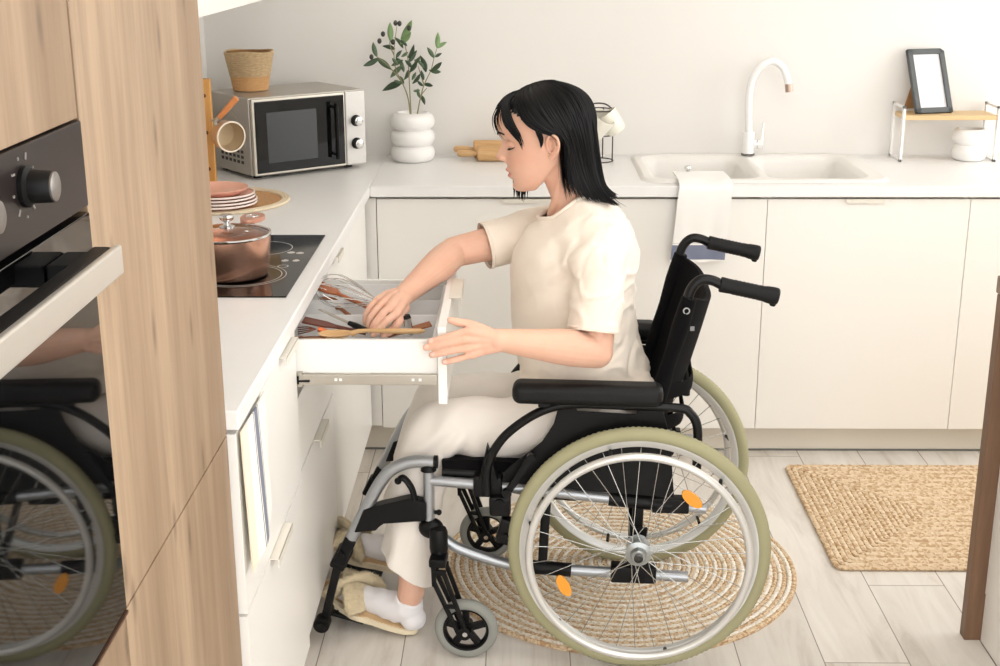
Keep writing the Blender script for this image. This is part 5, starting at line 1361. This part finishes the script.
# cloth bunched at the lower back and lap
g.ell((.022, .06, .615), (.060, .105, .055)); g.ell((.03, .12, .60), (.07, .05, .045)); g.ell((.24, .03, .635), (.055, .12, .035))
me = remeshed(g, .0042, .7, 22)
bm = bmesh.new(); bm.from_mesh(me)
def cut(bm, co, no, reg):
    vs = [v for v in bm.verts if reg(v.co)]; S = set(vs)
    fs = [f for f in bm.faces if all(v in S for v in f.verts)]; es = list({e for f in fs for e in f.edges})
    bmesh.ops.bisect_plane(bm, geom=vs+es+fs, plane_co=co, plane_no=no, clear_outer=True, dist=1e-5)
sl = SHL+d*.80; dn = (d.normalized()+Vector((.10, 0, 0))).normalized()
cut(bm, sl, dn, lambda p: (p-sl).length < .10 and p.y > sl.y-.041 and (p-SHL).dot(d.normalized()) > d.length*.55)
sr = SHR+d2*.74; cut(bm, sr, d2.normalized(), lambda p: (p-(SHR+d2*.75)).length < .11 and (p-SHR).dot(d2.normalized()) > d2.length*.5)
nc = Vector((.186, 0, 1.047)); nn = Vector((.42, 0, 1)).normalized()
bm.verts.ensure_lookup_table()
def neck_e(p):
    q = p-nc; q = q-nn*q.dot(nn); return math.sqrt((q.x/.066)**2+(q.z/.066)**2*1.0+(q.y/.075)**2)
bmesh.ops.delete(bm, geom=[v for v in bm.verts if neck_e(v.co) < 1.0 and v.co.z > .975], context='VERTS')
# folds
bm.normal_update()
def folds(p):
    v = 0; calm = 1-.8*smooth01((p.x-.12)/.08)*smooth01((p.z-.70)/.08)
    q = Vector((p.x*9+p.z*4, p.y*7, p.z*6-p.x*3)); v += .0075*noise.noise(q+Vector((3, 1, 2)))
    q = Vector((p.x*20+p.z*12, p.y*14, p.z*13-p.x*6)); r = abs(noise.noise(q)); v += calm*.0042*(.35-r)
    q = Vector((p.x*6-p.z*15, p.y*8, p.z*5+p.x*16+7)); r = abs(noise.noise(q)); v += calm*.0062*max(0, .22-r)/.22*(.5+noise.noise(p*5+Vector((9, 2, 4))))
    q = Vector((p.x*17+p.z*9+4, p.y*9, p.z*8)); r = abs(noise.noise(q)); v -= calm*.0055*max(0, .16-r)/.16*(.5+noise.noise(p*6))
    low = smooth01((.74-p.z)/.14)*smooth01((.16-p.x)/.14)
    v += low*.009*math.sin(60*(p.z+.35*p.x+.04*noise.noise(p*9)))
    lap = smooth01((.70-p.z)/.1)*smooth01((p.x-.14)/.1); v += lap*.006*math.sin(70*(p.z-.3*p.x)+3*noise.noise(p*8))
    # pull lines from the armpits
    ax = Vector((.155, .165, .955)); w = math.exp(-((p-ax).length/.10)**2); v += w*.0070*math.sin(85*((p.z-ax.z)+.8*(p.x-ax.x)))
    ax = Vector((.20, -.05, .97)); w = math.exp(-((p-ax).length/.12)**2); v += w*.003*math.sin(80*((p.z-ax.z)-1.0*(p.x-ax.x)))
    # elbow-ward drag on the near sleeve
    ax = SHL+d*.45; w = math.exp(-((p-ax).length/.09)**2)*(1 if p.y > .17 else 0); v += w*.0028*math.sin(75*(p.x*.9+p.z*.55))
    return v
for v in bm.verts: v.co += v.normal*folds(v.co)
bm.normal_update()
me2 = bpy.data.meshes.new('t_shirt'); bm.to_mesh(me2); bm.free(); me2.shade_smooth(); me2.materials.append(SHIRT)
sh = bpy.data.objects.new('t_shirt', me2); C.objects.link(sh); sh.parent = body
so_ = sh.modifiers.new('s', 'SOLIDIFY'); so_.thickness = .0022; so_.offset = -1
sh['label'] = 'cream T-shirt'
# collar rib and sleeve hems
def on_shirt_ring(n=64):
    X = nn.cross(Vector((0, 1, 0))).normalized(); pts = []
    for k in range(n):
        a = 2*PI*k/n; pts.append((a, nc+Vector((0, 1, 0))*math.sin(a)*.0755+X*math.cos(a)*.0665*(1)))
    return pts
tree_me = me2
from mathutils.bvhtree import BVHTree
bvh = BVHTree.FromPolygons([v.co.copy() for v in me2.vertices], [tuple(p.vertices) for p in me2.polygons])
ring = []
for a, p in on_shirt_ring():
    loc, nor, _, _ = bvh.find_nearest(p); ring.append(loc)
for _ in range(4): ring = [(ring[i-1]+ring[i]*2+ring[(i+1) % len(ring)])/4 for i in range(len(ring))]
for (c_, d_, R_) in ((sl, dn, .0595), (sr, d2.normalized(), .060)):
    a_, b_ = frame_to(d_); hm = []
    for k in range(40):
        p = c_-d_*.006+a_*math.cos(2*PI*k/40)*R_+b_*math.sin(2*PI*k/40)*R_; loc, nor, _, _ = bvh.find_nearest(p); hm.append(loc)
    for _ in range(3): hm = [(hm[i-1]+hm[i]*2+hm[(i+1) % 40])/4 for i in range(40)]
    g = G(); g.tube(hm, .0028, 8, closed=True); g.obj('sleeve_hem', SHIRT, sh)
g = G(); g.tube(ring, .0062, 10, closed=True, up=(0, 0, 1), fl=1.0); g.obj('collar', SHIRT, sh)
# ---- trousers
PANTS = mat('cream_trousers', 'F3EBE2', .9, var=.015, scale=15, bump=.15, bscale=700, spec=.15, sheen=.15)
g = G()
loft(g, [((.085, 0, .488), (.11, 0, 0), (0, .155, 0)), ((.085, 0, .53), (.135, 0, 0), (0, .185, 0)), ((.09, 0, .58), (.135, 0, 0), (0, .185, 0)), ((.10, 0, .64), (.12, 0, 0), (0, .165, 0))], 32)
for s, hip, kn, an, F in LEGS:
    k2 = kn+Vector((.0, 0, -.002))
    P = spline([hip+Vector((0, s*.01, .0)), hip.lerp(kn, .5)+Vector((0, 0, -.002)), kn+Vector((-.045, 0, .004)), kn+Vector((.0, 0, -.028)), kn.lerp(an, .38)+Vector((.014, 0, 0)), kn.lerp(an, .68)+Vector((.018, -s*.006, 0)), an+Vector((.022, -s*.010, .015))], 8)
    R = resample([.094, .076, .070, .068, .065, .065, .069], 8)
    g.tube(P, R[:len(P)], 30); g.ell(P[0], .094); g.ell(kn+Vector((-.012, 0, .0)), (.070, .068, .070))
me = remeshed(g, .0048, .6, 8)
bm = bmesh.new(); bm.from_mesh(me)
for s, hip, kn, an, F in LEGS:
    hp = an+Vector((.010, 0, .060)); cut(bm, hp, Vector((.75, 0, -1)).normalized(), lambda p, hp=hp, s=s: p.z < .30 and p.y*s > 0)
bm.normal_update()
def pf(p):
    v = .005*noise.noise(Vector((p.x*8, p.y*9, p.z*8+4)))
    q = Vector((p.x*16+p.z*8, p.y*16, p.z*9)); v += .0060*(.3-abs(noise.noise(q)))
    kz = math.exp(-((p.x-.44)/.07)**2-((p.z-.46)/.08)**2); v += kz*.010*math.sin(75*(p.x+p.z)+2*noise.noise(p*9))
    low = smooth01((.38-p.z)/.2); v += low*.0055*math.sin(16*math.atan2(p.y-math.copysign(.113, p.y), p.x-.56)*.35+9*noise.noise(Vector((p.x*7, p.y*7, p.z*2.5))))
    th = smooth01((p.z-.5)/.05)*smooth01((p.x-.12)/.1)*smooth01((.5-p.x)/.1); v += th*.003*math.sin(45*p.x+30*p.y)
    return v
for v in bm.verts: v.co += v.normal*pf(v.co)
bm.normal_update()
me2 = bpy.data.meshes.new('trousers'); bm.to_mesh(me2); bm.free(); me2.shade_smooth(); me2.materials.append(PANTS)
tr_ = bpy.data.objects.new('trousers', me2); C.objects.link(tr_); tr_.parent = body
so_ = tr_.modifiers.new('s', 'SOLIDIFY'); so_.thickness = .0025; so_.offset = -1; tr_['label'] = 'cream wide trousers'
# ---- socks and fluffy slippers
SOCK = mat('white_sock', 'F4F1F3', .9, var=.02, bump=.2, bscale=800, sheen=.2)
FUR = mat('beige_fur', 'F3DFB9', .95, var=.14, scale=70, bump=.9, bscale=450, sheen=.4, spec=.1)
SOLE = mat('slipper_sole', 'EFE0C2', .8, var=.04); INS = mat('slipper_insole', 'D9B88C', .9, var=.1, bump=.5, bscale=500)
for s, hip, kn, an, F in LEGS:
    def FP(x, y, z): return F @ Vector((x, y*1.0, z))
    g = G(); pts = [FP(.002, 0, -.020), FP(.004, 0, -.045), FP(.030, 0, -.062), FP(.085, 0, -.070), FP(.145, 0, -.080), FP(.178, 0, -.084)]
    g.tube(pts, [.036, .0385, .038, .034, .0285, .018], 24); g.ell(FP(-.018, 0, -.070), (.034, .030, .032)); g.ell(FP(.158, 0, -.085), (.038, .036, .017)); g.ell(FP(.0, 0, -.045), (.038, .036, .034))
    me = remeshed(g, .0035, .6, 6); bm = bmesh.new(); bm.from_mesh(me)
    for v in bm.verts: v.co += Vector((0, 0, 1))*.0012*math.sin(v.co.x*160+v.co.z*140)
    m3 = bpy.data.meshes.new('sock'); bm.to_mesh(m3); bm.free(); m3.shade_smooth(); m3.materials.append(SOCK)
    o = bpy.data.objects.new('sock', m3); C.objects.link(o); o.parent = body; o['label'] = 'white low-cut sock'
    # sole
    sl_ = F @ Tr(.026, 0, -.1115)
    out = []
    for k in range(48):
        a = 2*PI*k/48; c, sn = math.cos(a), math.sin(a); x = .075+.142*c*(1 if c > 0 else .97); wy = (.053 if c > .0 else .042)*(1-.06*math.cos(2*a)); yy = wy*sn*(abs(sn)**-.18 if abs(sn) > 1e-3 else 1)
        out.append((x, yy+.004*s*c))
    g = G(sl_); g.prism(out, .014, bev=.004)
    for v in g.bm.verts:
        q = sl_.inverted() @ v.co; q.z += .020*smooth01((q.x-.10)/.14)**1.3; v.co = sl_ @ q
    sp_ = g.obj('slipper', SOLE, body, ang=50); sp_['label'] = 'beige fluffy cross-strap slipper'
    g = G(sl_ @ Tr(0, 0, .0135)); g.prism([(.075+(x-.075)*.93, y*.90) for x, y in out], .0025, bev=.001)
    for v in g.bm.verts:
        q = sl_.inverted() @ v.co; q.z += .020*smooth01((q.x-.10)/.14)**1.3; v.co = sl_ @ q
    g.obj('insole', INS, sp_)
    # two crossing fur straps
    for c_, (xa, xb) in enumerate(((.175, .085), (.090, .172))):
        g = G(); secs = 15; Rw = []
        for i in range(secs):
            t = i/(secs-1); th_ = PI*(1-t); x = xa+(xb-xa)*t; y = .047*math.cos(th_); zt = .020+.050*math.sin(th_)**.8*(1-.35*smooth01((x-.09)/.1))+.012*smooth01((x-.10)/.1)
            Rw.append(sl_ @ Vector((x, y, zt)))
        g.tube(Rw, [.0135 if 0 < i < secs-1 else .011 for i in range(secs)], 16, up=(1, 0, 0), fl=2.5)
        me = remeshed(g, .0032, .4, 3); bm = bmesh.new(); bm.from_mesh(me); bm.normal_update()
        for v in bm.verts: v.co += v.normal*(.0022*noise.noise(v.co*190)+.0012*noise.noise(v.co*60))
        # short pile standing off the strap
        base_v = [(v.co.copy(), v.normal.copy()) for v in bm.verts]; rn = random.Random(5+c_)
        for (cp, nr) in rn.sample(base_v, min(len(base_v), 2600)):
            dirv = (nr+Vector((rn.uniform(-.6, .6), rn.uniform(-.6, .6), rn.uniform(-.6, .3)))).normalized(); e1 = dirv.orthogonal().normalized()*.0008; e2 = dirv.cross(e1)
            a_, b_, c2_, t_ = (bm.verts.new(cp+e1), bm.verts.new(cp-e1*.5+e2*.9), bm.verts.new(cp-e1*.5-e2*.9), bm.verts.new(cp+dirv*rn.uniform(.0035, .0065)))
            bm.faces.new((a_, b_, t_)); bm.faces.new((b_, c2_, t_)); bm.faces.new((c2_, a_, t_))
        m3 = bpy.data.meshes.new('fur_strap'); bm.to_mesh(m3); bm.free(); m3.shade_smooth(); m3.materials.append(FUR)
        o = bpy.data.objects.new('fur_strap', m3); C.objects.link(o); o.parent = sp_
